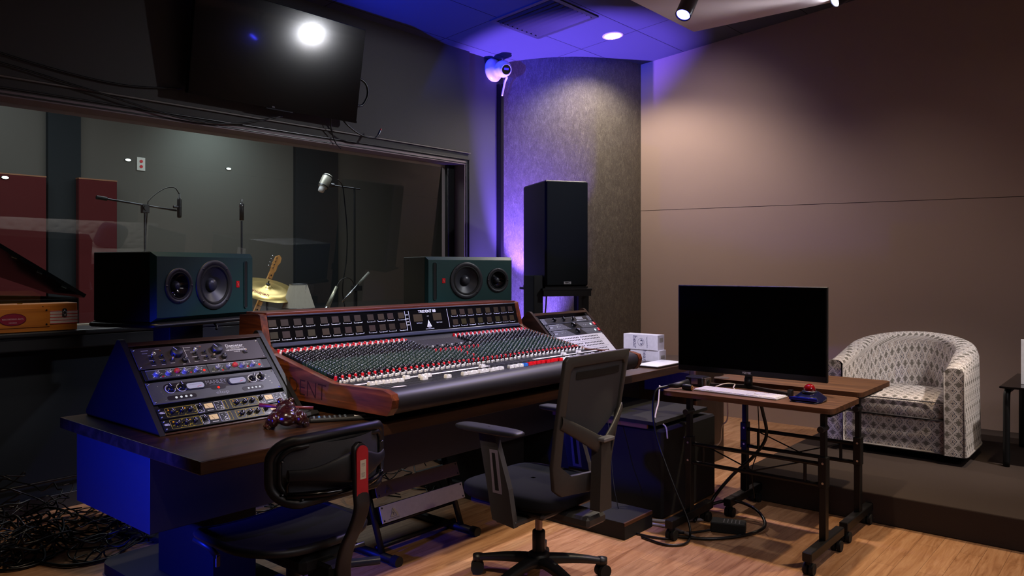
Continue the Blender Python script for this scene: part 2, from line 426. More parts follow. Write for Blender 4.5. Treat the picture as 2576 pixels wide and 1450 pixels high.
# track spots under the cloud
def spot_head(p,d,label,col,es,r=.05,L=.17):
    p=Vector(p);d=Vector(d).normalized()
    t=thing('track_spotlight',label,'spotlight',tuple(p))
    q=d.to_track_quat('Z','Y').to_matrix().to_4x4(); T=Matrix.Translation(p)@q
    b=MB(); b.T=T; b.lathe([(r,-.0),(r,-L),(r*.7,-L-.012),(0,-L-.012)],28,op=True); b.lathe([(r,0),(r*.86,-.0),(r*.86,-.02)],28,op=True); b.part('housing',[plain('spot housing','#2a2b38',.35)],t)
    b=MB(); b.T=T; b.lathe([(0,-.008),(r*.86,-.008)],28); b.part('lens',[emit('spot lens '+label[:12],col,es)],t)
    c=p-d*(L*.55); b=MB(); b.cyl(tuple(c),(c.x,c.y,3.245),.012,n=10); b.cyl((c.x,c.y,3.235),(c.x,c.y,3.25),.035,n=16); b.part('stem',[M['blackmetal']],t)
spot_head((4.36,2.285,2.99),(-.50,.05,-.75),'cylindrical spotlight glowing violet, hung under the pale ceiling panel','#3a3cff',60)
spot_head((5.42,1.71,3.228),(-.62,.60,-.52),'white spotlight at the top edge, right of the violet one','#eef4ff',160,r=.045)
# ================================================================== LIVE ROOM (behind the glass)
m_live=fabric('live room wall','#55524d',.95,200,.2,var=.15); m_lived=fabric('live room dark panel','#23272a',.95,200,.2,var=.15)
FY=8.6
b=MB(); b.box(-3,9.4,FY,FY+.2,0,3.7); struct(b,'wall_far',[m_live])
b=MB(); b.box(XL-.8,XL-.6,5.3,FY,0,3.7); struct(b,'wall_far_left',[m_live])
b=MB(); b.box(9.2,9.4,5.3,FY,0,3.7); struct(b,'wall_far_right',[m_live])
b=MB(); b.box(-3,9.4,5.3,FY+.2,3.4,3.5); struct(b,'ceiling_far',[plain('live ceiling','#3a3a3a',.9)])
b=MB(); b.box(5.86,9.4,5.05,5.3,0,3.6); struct(b,'wall_left_return',[m_live])
def strip(x0,x1,z0,z1,lab):
    b=MB(); b.box(x0,x1,FY-.06,FY-.001,z0,z1); return solo(b,'wall_hanging',[m_lived],lab,'wall panel','dark wall panels behind the glass',loc=((x0+x1)/2,FY-.03,z0),bevel=.006)
strip(2.94,3.25,.02,3.35,'narrow dark wall panel behind the glass, between the two red panels')
strip(5.83,6.50,.02,3.35,'tall dark strip standing for a reflection in the glass, behind the hanging silver microphone')  # added panel that copies a dark reflection in the glass
strip(8.55,8.95,.02,3.35,'dark wall panel behind the glass at its right end')
m_redp=fabric('red acoustic panel','#4c1a1c',.95,300,.3)
for x0,x1,z1,lab in((1.2,2.892,2.315,'wide red acoustic screen behind the glass at the far left'),(3.189,3.568,2.33,'narrow red acoustic screen behind the glass, right of the wide red one')):
    t=thing('acoustic_screen',lab,'acoustic screen',((x0+x1)/2,FY-.25,0),group='red acoustic screens')
    b=MB(); b.box(x0,x1,FY-.16,FY-.08,.08,z1); b.part('panel',[m_redp],t,bevel=.01)
    b=MB(); b.box(x0,x1,FY-.16,FY-.08,z1,z1+.012); b.part('top_edge',[plain('screen edge','#8a5a3c',.6)],t)
    for x in(x0+.06,x1-.06):
        b=MB(); b.box(x-.02,x+.02,FY-.35,FY-.065,0,.08); b.part('foot',[M['blackmat']],t)
b=MB(); t=thing('wall_socket','small white wall plate with two red sockets behind the glass','wall socket',(3.884,FY-.01,2.563))
b.box(3.839,3.929,FY-.012,FY,2.49,2.635); b.part('plate',[plain('plate white','#b9b7b0',.5)],t,bevel=.003)
for z in(2.592,2.535):
    b=MB(); b.cyl((3.884,FY-.012,z),(3.884,FY-.018,z),.017,n=14); b.part('socket',[M['redcap']],t)
m_dot=emit('lamp reflection glow','#e8fff4',6)  # glowing discs added in place of lamp reflections in the glass
for x,z,lab in((3.744,2.592,'glowing disc standing for a lamp reflection in the glass, beside the wall socket'),(4.923,2.613,'glowing disc standing for a lamp reflection in the glass, above the slim mic stand'),(2.532,2.282,'glowing disc standing for a lamp reflection in the glass, on the wide red screen')):
    t=thing('lamp_reflection_disc',lab,'light',(x,FY-.17,z),group='lamp reflections in the glass')
    y=FY-.001 if x>3 else FY-.16
    b=MB(); b.T=Matrix.Translation((x,y,z))@Matrix.Rotation(PI/2,4,'X'); b.lathe([(0,.012),(.030,.012)],20,sy=.42); b.part('diffuser',[m_dot],t)
    b=MB(); b.T=Matrix.Translation((x,y,z))@Matrix.Rotation(PI/2,4,'X'); b.lathe([(.030,.014),(.036,.012),(.038,0)],20,sy=.42,op=True); b.part('ring',[M['dsteel']],t)
# mic stands
def mic_cable(pts,lab,r=.004): return hole_tube('microphone_cable',pts,r,M['cable'],lab,'cable',n=6)
def stand(x,y,h,lab,boom=None):
    t=thing('microphone_stand',lab,'microphone stand',(x,y,0),group='microphone stands behind the glass')
    b=MB(); b.cyl((x,y,.05),(x,y,h*.62),.013,n=10); b.part('lower_tube',[M['blackmetal']],t)
    b=MB(); b.cyl((x,y,h*.62),(x,y,h),.009,n=10); b.cyl((x,y,h*.6),(x,y,h*.66),.018,n=10); b.part('upper_tube',[M['dsteel']],t)
    for k in range(3):
        a=k*2.094+.4; b=MB(); b.tube([(x,y,.16),(x+.3*math.cos(a),y+.3*math.sin(a),.012)],.009,8); b.part('leg',[M['blackmetal']],t)
    if boom:
        p,q,cw=boom; b=MB(); b.tube([p,q],.008,8); b.cyl(p,tuple(Vector(p).lerp(Vector(q),.12)),.016,n=10,mat=1); b.part('boom_arm',[M['dsteel'],M['blackmetal']],t)
        b=MB(); b.box(x-.028,x+.028,y-.02,y+.02,h-.05,h+.02); b.cyl((x,y-.03,h-.01),(x,y+.03,h-.01),.02,n=12); b.part('clamp',[M['black']],t,bevel=.004)
    return t
stand(2.88,6.3,1.915,'black mic stand with a long level boom, in front of the red screens',((2.50,6.28,1.965),(3.14,6.3,1.90),0))
t=thing('microphone','slim black microphone held upright at the end of the level boom','microphone',(3.165,6.3,1.83))
b=MB(); b.T=Matrix.Translation((3.165,6.3,1.84)); b.lathe([(0,0),(.016,.003),(.018,.02),(.018,.15),(.015,.165),(.008,.17),(.008,.2),(0,.2)],16); b.part('body',[M['black']],t)
b=MB(); b.T=Matrix.Translation((3.165,6.3,1.93)); b.lathe([(.0185,0),(.0195,.004),(.0185,.008)],16,op=True); b.cyl((-.05,0,0),(-.015,0,0),.012,n=10); b.part('clip',[M['dsteel']],t)
mic_cable([(3.165,6.3,2.04),(3.12,6.3,2.09),(3.03,6.3,2.07),(2.92,6.3,1.98),(2.90,6.3,1.9),(2.895,6.33,1.5),(2.9,6.33,.9),(2.95,6.3,.3),(3.0,6.2,.01)],'thin cable looping from the upright microphone down its stand')
# slim stand with mic at u=608
stand(3.915,6.6,1.86,'slim black mic stand beyond the glass, left of the tall dark strip')
t=thing('microphone','slim dark microphone on top of the slim stand behind the glass','microphone',(3.915,6.6,1.86))
b=MB(); b.T=Matrix.Translation((3.915,6.6,1.865)); b.lathe([(0,0),(.02,.004),(.02,.14),(.012,.16),(.01,.2),(0,.2)],14); b.part('body',[M['black']],t)
b=MB(); b.T=Matrix.Translation((3.915,6.6,1.99)); b.lathe([(.0205,0),(.022,.004),(.022,.03),(.0205,.034)],14); b.part('ring',[M['chrome']],t)
# hanging silver mic
t=thing('microphone','large silver microphone hanging at an angle from a boom behind the glass','microphone',(4.86,6.6,2.30))
T=Matrix.Translation((4.80,6.6,2.20))@Matrix.Rotation(math.radians(28),4,'Y')
b=MB(); b.T=T; b.lathe([(0,0),(.03,.005),(.034,.03),(.034,.055)],20); b.part('collar',[M['white']],t)
b=MB(); b.T=T; b.lathe([(.045,.055),(.052,.07),(.052,.19),(.045,.2),(0,.2)],20); b.part('grille',[plain('mic body silver','#c9c6ba',.35,.4)],t)
b=MB(); b.T=T; b.lathe([(.0535,.06),(.0545,.066),(.0535,.072)],20,op=True); b.lathe([(.0535,.178),(.0545,.184),(.0535,.19)],20,op=True); b.part('band',[M['dsteel']],t)
t=thing('microphone_stand','dark boom stand carrying the large silver microphone','microphone stand',(5.25,6.62,0),group='microphone stands behind the glass')
b=MB(); b.cyl((5.25,6.62,.03),(5.25,6.62,2.28),.011,n=10); b.part('upper_tube',[M['blackmat']],t)
b=MB(); b.cyl((4.93,6.61,2.28),(5.32,6.62,2.27),.008,n=8); b.cyl((4.93,6.61,2.28),(4.97,6.61,2.28),.022,n=10); b.part('boom_arm',[M['dsteel']],t)
b=MB(); b.lathe([(0,0),(.14,0),(.14,.012),(.03,.03),(0,.03)],24,o=(5.25,6.62,0)); b.part('base',[M['blackmat']],t)
mic_cable([(5.0,6.58,2.34),(5.06,6.58,2.28),(5.09,6.58,2.1),(5.12,6.58,1.8),(5.11,6.58,1.5),(5.06,6.58,1.2),(5.1,6.58,.9),(5.08,6.6,.4),(5.1,6.6,.01)],'thin cable dropping in waves from the large silver microphone',.006)
# low boom mic
t=thing('microphone','slim silver microphone pointing down, low behind the glass','microphone',(4.45,6.0,1.02))
a=Vector((4.40,6.0,.98)); c=Vector((4.545,6.0,1.245))
b=MB(); b.tube([a,a.lerp(c,.28)],[.026,.022],14); b.ball(a,(.026,.026,.03)); b.part('head',[M['chrome']],t)
b=MB(); b.tube([a.lerp(c,.28),c],[.022,.013],14); b.part('body',[plain('mic body pale','#a8aa9c',.35,.6)],t)
mic_cable([tuple(c),(4.60,6.0,1.31),(4.68,6.0,1.325),(4.76,6.02,1.27),(4.79,6.03,1.1),(4.80,6.04,.5),(4.85,6.0,.01)],'cable arching up from the slim low microphone')
t=thing('microphone_stand','boom stand whose silver arm rises to the right, low behind the glass','microphone stand',(4.81,6.04,0),group='microphone stands behind the glass')
p=Vector((4.61,6.0,1.10)); q=Vector((4.935,6.0,1.375))
b=MB(); b.tube([p,p.lerp(q,.62)],.008,8); b.part('boom_arm',[M['chrome']],t)
b=MB(); b.tube([p.lerp(q,.6),q],.014,10); b.part('counterweight',[plain('weight grey','#84867e',.4,.3)],t)
b=MB(); b.cyl((4.81,6.04,.03),(4.81,6.04,1.26),.012,n=10); b.box(4.77,4.86,6.01,6.07,1.20,1.25); b.part('pole',[M['blackmat']],t)
b=MB(); b.lathe([(0,0),(.13,0),(.13,.012),(.03,.03),(0,.03)],24,o=(4.81,6.04,0)); b.part('base',[M['blackmat']],t)
# cymbal
t=thing('cymbal','golden brass cymbal tilted on its stand behind the glass','cymbal',(3.93,6.2,0))
cn=Vector((-.015,-.40,.93)).normalized(); cxx=Vector((.644,-.765,0)); cxx=(cxx-cn*cxx.dot(cn)).normalized(); T=frame((3.93,6.2,1.235),cxx,cn.cross(cxx),cn)
g=N('hammered brass'); v=g.coord(); wv=g.n('ShaderNodeTexWave',wave_type='RINGS',rings_direction='Z'); g.l(v,wv.inputs['Vector']); wv.inputs['Scale'].default_value=40; wv.inputs['Distortion'].default_value=1.2
g.bsdf(g.mix(wv.outputs[1],lin('#b89d5a'),lin('#d8c48a')),.32,.85,.5,bump=wv.outputs[1],bs=.15,bd=.0008); m_brass=g.m
b=MB(); b.T=T; b.lathe([(0,.038),(.02,.036),(.04,.022),(.055,.010),(.15,.004),(.275,-.012),(.275,-.015),(.15,.001),(.055,.007),(.02,.03),(0,.032)],56)
b.text('Zildjian',.06,1,T.inverted()@T@Matrix.Translation((-.02,-.15,.0045))@Matrix.Rotation(math.radians(2.5),4,'X'),.0006)
b.part('disc',[m_brass,plain('red cymbal ink','#9c2f28',.5)],t)
b=MB(); b.T=T; b.cyl((0,0,.03),(0,0,.075),.006,n=10,mat=0); b.lathe([(0,.036),(.018,.037),(.018,.05),(0,.05)],16); b.part('felt_nut',[M['dsteel']],t)
b=MB(); b.cyl((3.93,6.2,.35),(3.93,6.2,1.22),.011,n=12); b.part('pole',[M['chrome']],t)
for k in range(3):
    a=k*2.094+.9; b=MB(); b.tube([(3.93,6.2,.45),(3.93+.26*math.cos(a),6.2+.26*math.sin(a),.01)],.008,8); b.part('leg',[M['chrome']],t)
# bass guitar
t=thing('bass_guitar','pale wood bass guitar neck and headstock leaning behind the cymbal','guitar',(4.0,6.6,0))
n0=Vector((3.90,6.62,.62)); n1=Vector((4.235,6.6,1.38)); d=(n1-n0).normalized(); side=Vector((d.z,0,-d.x)); nrm=Vector((0,-1,0))
m_mp=wood('maple neck','#a8743c','#c8945a','#dcb078',2,.35,1)
T=frame(n0,side,nrm,d); L=(n1-n0).length
b=MB(); b.T=T; b.prism([(-.028,0),(.028,0),(.022,L),(-.022,L)],-.012,.01,'y'); b.part('neck',[m_mp],t,bevel=.003)
b=MB(); b.T=T
for k in range(16): b.box(-.026,.026,.010,.0125,.06+k*.047,.0625+k*.047)
b.part('fret',[M['dsteel']],t)
b=MB(); b.T=T
for k in (2,4,6,8): b.cyl((0,.0095,.085+k*.047*1.9),(0,.0115,.085+k*.047*1.9),.008,n=10)
b.part('inlay',[M['black']],t)
b=MB(); b.T=T@Matrix.Translation((0,0,L)); b.prism([(-.022,0),(.022,0),(.034,.03),(.030,.08),(.045,.12),(.038,.165),(.008,.185),(-.022,.16),(-.030,.10),(-.028,.04)],-.010,.006,'y'); b.part('headstock',[m_mp],t,bevel=.004)
for k in range(4):
    b=MB(); b.T=T@Matrix.Translation((-.030,0,L+.045+k*.034)); b.cyl((.018,-.006,0),(.018,.014,0),.006,n=8); b.cyl((.0,0,0),(-.022,0,0),.004,n=8); b.ball((-.028,0,0),(.009,.004,.009),n=10,m=6); b.part('tuning_peg',[M['chrome']],t)
b=MB(); b.T=Matrix.Translation((3.80,6.64,.40)); b.prism([(.16*math.cos(a)*(1+.25*math.cos(2*a)),.24*math.sin(a)+.05*math.cos(a)) for a in [2*PI*i/36 for i in range(36)]],-.02,.02,'y'); b.part('body',[plain('sunburst body','#3a1c10',.25)],t,bevel=.006)
# lamp shade
t=thing('floor_lamp','pale pleated lamp shade on a slim stand behind the glass, right of the cymbal','lamp',(4.11,5.98,0))
b=MB(); b.T=Matrix.Translation((4.11,5.98,1.06))
def shade(u,v):
    a=2*PI*u; r=.145-.068*v; return (r*math.cos(a),r*math.sin(a),.215*v)
b.grid(shade,40,8,cu=True)
b.part('lamp_shade',[fabric('pleated shade','#a8a39a',.9,60,.5,(1,1,.05),.4)],t)
b=MB(); b.T=Matrix.Translation((4.11,5.98,1.06)); b.tube([(.143*math.cos(a),.143*math.sin(a),0) for a in [2*PI*i/32 for i in range(32)]],.004,6,closed=True); b.tube([(.077*math.cos(a),.077*math.sin(a),.215) for a in [2*PI*i/32 for i in range(32)]],.004,6,closed=True); b.tube([(.11*math.cos(2),-.135,0),(.03,-.078,.215)],.003,6); b.part('trim',[M['dsteel']],t)
b=MB(); b.cyl((4.11,5.98,.02),(4.11,5.98,1.2),.012,n=10); b.part('pole',[M['dsteel']],t)
b=MB(); b.lathe([(0,0),(.15,0),(.15,.015),(.03,.03),(0,.03)],28,o=(4.11,5.98,0)); b.part('base',[M['dsteel']],t)
# grand piano
t=thing('grand_piano','black grand piano with its lid raised behind the glass at the far left','piano',(1.2,6.3,0))
prof=[(.1,5.42),(2.02,5.42)]+[(2.02+.05*math.cos(a),5.5+.10*math.sin(a)) for a in (-1,-.3,.4)]+[(2.06,5.9),(1.9,6.4),(1.5,6.7),(1.1,6.9),(.1,6.95)]
def inset(P,k):
    cx=sum(p[0] for p in P)/len(P);cy=sum(p[1] for p in P)/len(P)
    return [(cx+(x-cx)*k,cy+(y-cy)*k) for x,y in P]
inn=inset(prof,.93); n=len(prof)
b=MB(); vs=[(x,y,z) for z in(.90,1.225) for x,y in prof]+[(x,y,z) for z in(1.225,1.05) for x,y in inn]
fs=[]
for k in range(3):
    for i in range(n): fs.append((k*n+i,k*n+(i+1)%n,(k+1)*n+(i+1)%n,(k+1)*n+i))
b.add(vs,fs); b.add([(x,y,.90) for x,y in prof],[tuple(range(n))]); b.part('rim',[M['gloss']],t,bevel=.006)
b=MB(); b.prism(inset(prof,.925),1.05,1.07,'z'); b.part('soundboard',[wood('soundboard','#8a4a22','#a86030','#c07a42',0,.35,1)],t)
m_brz=plain('bronze plate','#a85f34',.32,.7)
b=MB()
for k in range(6):
    x0=.35+k*.3; b.tube([(x0,5.55,1.10),(x0+.05,5.95,1.11),(x0-.08,6.55-.05*k,1.10)],.018,8)
b.tube(spline([(.2,5.56,1.1),(1,5.53,1.1),(1.9,5.56,1.1),(1.88,6.0,1.1),(1.55,6.45,1.1),(1.0,6.7,1.1),(.3,6.75,1.1)]),.022,8)
b.part('iron_frame',[m_brz],t)
b=MB()
for k in range(46): b.cyl((.25+k*.034,5.6,1.125),(.2+k*.032,6.4-.004*k,1.12),.0022,n=4,caps=False)
b.part('strings',[M['chrome']],t)['kind']='stuff'
b=MB(); T=frame((2.09,5.42,1.235),(-1,0,.66),(0,1,0),(-.66,0,-1)); b.T=T
LL=2.2
b.prism([(0,.0),(LL,.0),(LL,1.4),(1.3,1.42),(.7,1.3),(.25,1.0),(.03,.55)],-.012,.012,'z'); b.part('lid',[M['gloss']],t,bevel=.004)
b=MB(); b.T=T
for k in range(7): b.cyl((.12+k*.17,.03,.012),(.15+k*.17,.03,.016),.006,n=8)
b.part('hinge',[M['chrome']],t)
b=MB(); b.tube([(1.25,6.85,1.1),(1.2,6.6,1.80)],.012,8); b.part('prop',[M['gloss']],t)
for x,y in((.3,5.6),(1.8,5.7),(1.0,6.7)):
    b=MB(); b.lathe([(.03,.04),(.035,.3),(.07,.6),(.075,.9)],14,o=(x,y,0)); b.lathe([(0,0),(.03,0),(.03,.05),(0,.05)],12,o=(x,y,0)); b.part('leg',[M['gloss']],t)
# wooden case on the sill
t=thing('wooden_case','orange pine case with an oval red badge on the window ledge','wooden case',(1.45,4.93,1.06))
m_pine=wood('orange pine','#9a5518','#c87a28','#e09a40',0,.45,.45)
b=MB(); b.box(1.05,1.838,4.885,5.03,1.0605,1.218); b.part('body',[m_pine],t,bevel=.003)
b=MB(); b.box(1.05,1.690,4.881,4.886,1.086,1.192,c=.001); b.part('front_panel',[m_pine],t)
b=MB()
for x in(1.25,1.672):
    for z in(1.1,1.18): b.cyl((x,4.882,z),(x,4.878,z),.005,n=10)
b.cyl((1.655,4.886,1.202),(1.655,4.883,1.202),.003,n=8); b.part('screw',[M['black']],t)
b=MB(); b.T=Matrix.Translation((1.503,4.881,1.1335))@Matrix.Rotation(PI/2,4,'X'); b.prism([(.067*math.cos(a),.035*math.sin(a)) for a in [2*PI*i/40 for i in range(40)]],0,.0012,'z'); b.prism([(.063*math.cos(a),.031*math.sin(a)) for a in [2*PI*i/40 for i in range(40)]],.0012,.0018,'z',1)
b.text('RECORDING ARTS',.0125,2,Matrix.Translation((0,.002,.0022)),.0003); b.text('NEVADA',.010,2,Matrix.Translation((0,-.018,.0022)),.0003)
b.part('badge',[plain('badge dark red','#5a0f22',.4),plain('badge red','#8a1a38',.4),plain('badge ink','#d8b8c0',.5)],t)
b=MB(); b.box(1.692,1.8385,4.8825,4.8855,1.1,1.175)
for k in range(5): b.box(1.692,1.8386,4.8815,4.8826,1.1+.018*k,1.1025+.018*k,1)
b.part('striped_label',[plain('paper label','#c9b9b4',.6),M['red']],t)
b=MB(); b.prism(rr(1.767,1.163,.026,.05,.012),4.877,4.8815,'y'); b.tube([(1.767,4.875,1.178),(1.758,4.874,1.16),(1.767,4.874,1.145),(1.776,4.874,1.16)],.003,6,closed=True); b.part('latch',[M['chrome']],t)
b=MB()
for x in(1.335,1.545): b.box(x-.012,x+.012,4.9,4.912,1.218,1.224)
b.part('hinge',[plain('brass hinge','#a87a30',.35,.8)],t)
# TV
tv=thing('wall_television','large black television tilted down high on the dark wall','television',(3.17,4.83,2.56))
tl=math.radians(9.3); TT=frame((2.489,4.85,2.56),(1,0,.005),(0,-math.sin(tl),math.cos(tl)),(0,-math.cos(tl),-math.sin(tl)))
TT=Matrix.Translation((2.489,4.85,2.56))@Matrix.Rotation(PI/2+tl,4,'X')  # local x right, y up the screen, z towards the room
TW,TH=1.372,.715
g=N('tv screen'); b0=g.bsdf(lin('#020203'),.14,0,.3); b0.inputs['Coat Weight'].default_value=.5; b0.inputs['Coat Roughness'].default_value=.05
b=MB(); b.T=TT; b.box(.008,TW-.008,.018,TH-.008,.0045,.006); b.part('screen',[g.m],tv)
b=MB(); b.T=TT; b.box(0,TW,0,TH,-.03,.005,c=.003); b.box(.25,TW-.25,.12,TH-.1,-.075,-.03,c=.01)
b.box(0,TW,-.003,.012,.004,.008); b.part('casing',[M['gloss']],tv)
b=MB(); b.T=TT; b.box(TW/2-.11,TW/2+.11,-.012,-.003,-.01,.006,c=.002); b.text('TCL',.013,1,Matrix.Translation((TW*.46,.0055,.0085)),.0003); b.part('logo_bar',[plain('clear bar','#4a4c55',.15,.6),M['print']],tv)
b=MB(); b.box(2.95,3.4,4.90,4.99,2.75,3.0); b.tube([(3.17,4.93,2.9),(3.17,4.84,2.88)],.03,8); b.part('bracket',[M['blackmetal']],tv)
hole_tube('television_cable',[(3.86,4.84,2.92),(3.94,4.83,2.88),(3.97,4.84,2.80),(3.93,4.86,2.71),(3.84,4.87,2.70)],.010,M['cable'],'thick black cable looping out at the right edge of the television')
hole_tube('television_cable',[(3.72,4.87,2.60),(3.78,4.85,2.53),(3.90,4.84,2.47),(4.03,4.84,2.46),(4.085,4.84,2.50)],.007,M['cable'],'loose black lead dangling below the television with a bare plug')
b=MB(); b.cyl((4.08,4.84,2.495),(4.10,4.84,2.53),.010,n=10,mat=0); b.cyl((4.10,4.84,2.53),(4.106,4.84,2.545),.006,n=10,mat=1); solo(b,'cable_plug',[M['dsteel'],M['redcap']],'small metal plug on the end of the dangling television lead','plug',loc=(4.08,4.84,2.495))
hole_tube('television_cable',[(3.66,4.9,2.62),(3.68,4.93,2.52),(3.72,4.96,2.46),(3.76,4.97,2.40),(3.80,4.96,2.36)],.005,M['cable'],'thin black lead hanging from the television down to the window frame')
hole_tube('wall_cable',[(.2,4.96,2.79),(.9,4.96,2.72),(1.6,4.96,2.60),(2.1,4.96,2.56),(2.5,4.95,2.60)],.006,M['cable'],'upper black cable sagging along the wall left of the television')
hole_tube('wall_cable',[(.3,4.955,2.62),(1.3,4.955,2.58),(1.9,4.955,2.50),(2.5,4.955,2.41),(2.9,4.955,2.43),(3.25,4.93,2.53)],.006,M['cable'],'lower black cable running under the television from the left')
# security camera and corner conduit
t=thing('security_camera','white dome security camera high in the corner beside the curved wall','camera',(5.62,4.93,3.33))
cp=Vector((5.64,4.86,3.335)); look=Vector((-.45,-.85,-.3)).normalized()
b=MB(); b.T=Matrix.Translation((5.63,4.99,3.34))@Matrix.Rotation(PI/2,4,'X'); b.lathe([(0,0),(.11,0),(.115,.02),(.10,.045),(.085,.06),(0,.06)],32); b.part('mount',[M['white']],t)
b=MB(); b.ball(tuple(cp),.082,n=28,m=18); q=look.to_track_quat('Z','Y').to_matrix().to_4x4(); b.T=Matrix.Translation(cp)@q; b.lathe([(.06,.05),(.052,.086),(.046,.09),(.046,.08)],28,op=True); b.part('dome',[M['white']],t)
b=MB(); b.T=Matrix.Translation(cp)@q; b.lathe([(0,.084),(.046,.084)],28); b.part('lens_window',[M['gloss']],t)
b=MB(); b.T=Matrix.Translation(cp)@q; b.prism(rr(0,.006,.045,.02,.004),.0845,.087,'z'); b.part('sensor',[plain('sensor purple','#5a55a8',.3)],t)
hole_tube('camera_cable',[(5.70,4.86,3.27),(5.71,4.90,3.22),(5.715,4.94,3.10)],.010,M['white'],'short white lead below the dome camera')
b=MB(); b.box(5.70,5.745,4.94,5.0,.0,3.22,c=.004); solo(b,'cable_conduit',[plain('conduit black','#0a0a0b',.3)],'black cable trunking running down the corner below the dome camera','cable trunking',loc=(5.72,4.97,0))
# ================================================================== DESK
t=thing('studio_desk','long dark stained wooden desk carrying the mixing console','desk',(3.13,3.1,0))
b=MB(); b.box(1.335,4.93,2.51,3.74,.712,.76); b.part('top',[M['desk']],t,bevel=.003)
m_face=plain('desk apron paint','#23242a',.55)
b=MB(); b.box(1.352,4.90,2.92,3.60,.415,.712); b.part('apron_box',[m_face],t,bevel=.002)
for x in(1.66,3.50):
    b=MB(); b.box(x,x+.20,3.02,3.5,.05,.416); b.part('pedestal',[M['pedestal']],t,bevel=.003)
b=MB(); b.prism(rr(1.76,3.05,.46,1.56,.09),0,.05,'z'); b.part('base_plate',[M['blackmat']],t,bevel=.01)
b=MB(); b.box(3.465,3.75,2.15,3.75,0,.09); b.box(3.465,3.75,2.149,2.16,.07,.0905,1); b.part('base_plate',[M['blackmat'],wood('raw edge','#3a2214','#5a3822','#6e482e',0,.5,1)],t,bevel=.003)
# low covered cabinet right of the pedestal
t=thing('equipment_cabinet','low black covered cabinet under the right end of the desk','cabinet',(4.2,2.7,0))
b=MB(); b.box(3.88,4.55,2.16,3.3,0,.505,c=.012); b.part('body',[M['blackmat']],t)
b=MB(); b.box(3.86,4.50,2.19,3.25,.53,.55); b.box(3.861,3.875,2.25,3.0,.506,.53,1); b.part('shelf',[M['blackmat'],M['table']],t)
t=thing('side_cabinet','narrow brown cabinet standing behind the wheeled tables','cabinet',(5.1,2.6,0))
b=MB(); b.box(4.99,5.45,2.52,3.0,0,.74); b.part('body',[wood('brown veneer','#2c1e17','#3e2c22','#4c382b',2,.5,.8)],t,bevel=.003)
b=MB(); b.box(4.986,5.0,2.515,2.53,0,.74); b.part('edge_strip',[plain('edge strip tan','#5c3c28',.5)],t)
b=MB(); b.box(4.98,4.991,2.56,2.96,.05,.70); b.part('door',[wood('brown veneer door','#2c1e17','#3e2c22','#4c382b',2,.5,.8)],t,bevel=.002)
# ================================================================== CONSOLE
con=thing('mixing_console','long mixing console with mahogany cheeks and rows of black and red knobs','mixing console',(3.13,3.0,.76))
prof=[(2.475,.803),(2.447,.835),(2.440,.87),(2.450,.895),(2.50,.908),(2.84,.903),(3.32,1.003),(3.385,1.035),(3.425,1.185),(3.445,1.192),(3.61,1.185),(3.63,.80)]
for x0,x1 in((2.13,2.168),(4.094,4.132)):
    b=MB(); b.prism(prof,x0,x1,'x')
    if x0<3: b.text('TRIDENT',.108,1,frame((2.1295,2.885,.852),(0,-1,-.05),(0,-.05,1),(-1,0,0)),.0003,'RIGHT',bold=-.0018,sx=1.05)
    b.part('cheek',[M['mahog'],plain('engraving shadow','#2c150b',.9,spec=.1)],con,bevel=.006,seg=3)
b=MB(); pad=[(2.60,.80),(2.52,.797),(2.478,.806),(2.452,.830),(2.444,.862),(2.452,.888),(2.478,.903),(2.52,.907),(2.545,.903),(2.60,.895)]
b.prism(pad,2.168,4.094,'x',smooth=True); b.part('armrest',[M['pad']],con)
b=MB(); b.prism([(2.545,.885),(2.545,.900),(2.84,.898),(3.33,.998),(3.42,1.03),(3.44,1.0),(3.44,.82),(2.6,.80),(2.6,.88)],2.168,4.094,'x')
b.part('surface',[M['panel']],con)
b=MB(); b.box(2.26,4.0,2.84,3.55,.7605,.802); b.part('riser',[M['blackmat']],con)
b=MB()
for i in range(51):
    x=2.172+.0385*i
    b.box(x-.0006,x+.0006,2.56,2.838,.8985,.9005,0)
    b.box(x+.018,x+.0195,2.575,2.735,.8985,.9008,1)
b.part('fader_slots',[M['dsteel'],M['blackmat']],con)
b=MB(); b.box(2.175,3.07,2.738,2.758,.8995,.9012); b.box(3.45,4.09,2.738,2.757,.8995,.9012); b.part('label_strip',[plain('masking tape','#ddd8e2',.6)],con)
b=MB(); b.add([(2.20,2.53,.9085),(2.27,2.505,.9092),(2.28,2.53,.9086),(2.23,2.545,.9075)],[(0,1,2,3)]); b.add([(2.20,2.53,.9095),(2.27,2.505,.9102),(2.28,2.53,.9096),(2.23,2.545,.9085)],[(0,1,2,3)]); b.part('tape_scrap',[plain('masking tape','#ddd8e2',.6)],con)
# meter bridge
BL=frame((2.168,3.392,1.035),(1,0,0),(0,.26,.966),(0,-.966,.26)); BH=.150
b=MB(); b.prism([(3.40,1.03),(3.43,1.18),(3.60,1.18),(3.62,.80),(3.44,.80)],2.168,4.094,'x'); b.part('bridge_body',[M['blackmat']],con)
b=MB(); b.box(2.166,4.096,3.424,3.61,1.180,1.197); b.part('top_rail',[M['mahogx']],con,bevel=.003)
b=MB(); b.T=BL; b.box(0,1.926,.008,BH-.006,0,.003); b.part('meter_panel',[plain('meter panel black','#07080a',.14,bs=0)],con)
b=MB(); b.T=BL; b.box(0,1.926,BH-.007,BH+.001,-.002,.012,c=.003); b.box(0,1.926,-.014,.008,-.002,.016,c=.004); b.part('bezel_rail',[plain('bezel blue grey','#34384a',.35)],con)
mets=[2.168,2.238,2.315,2.390,2.480,2.553,2.629,2.703,2.795,2.871,2.941,3.023,3.462,3.538,3.614,3.693,3.781,3.864,3.937,4.010]
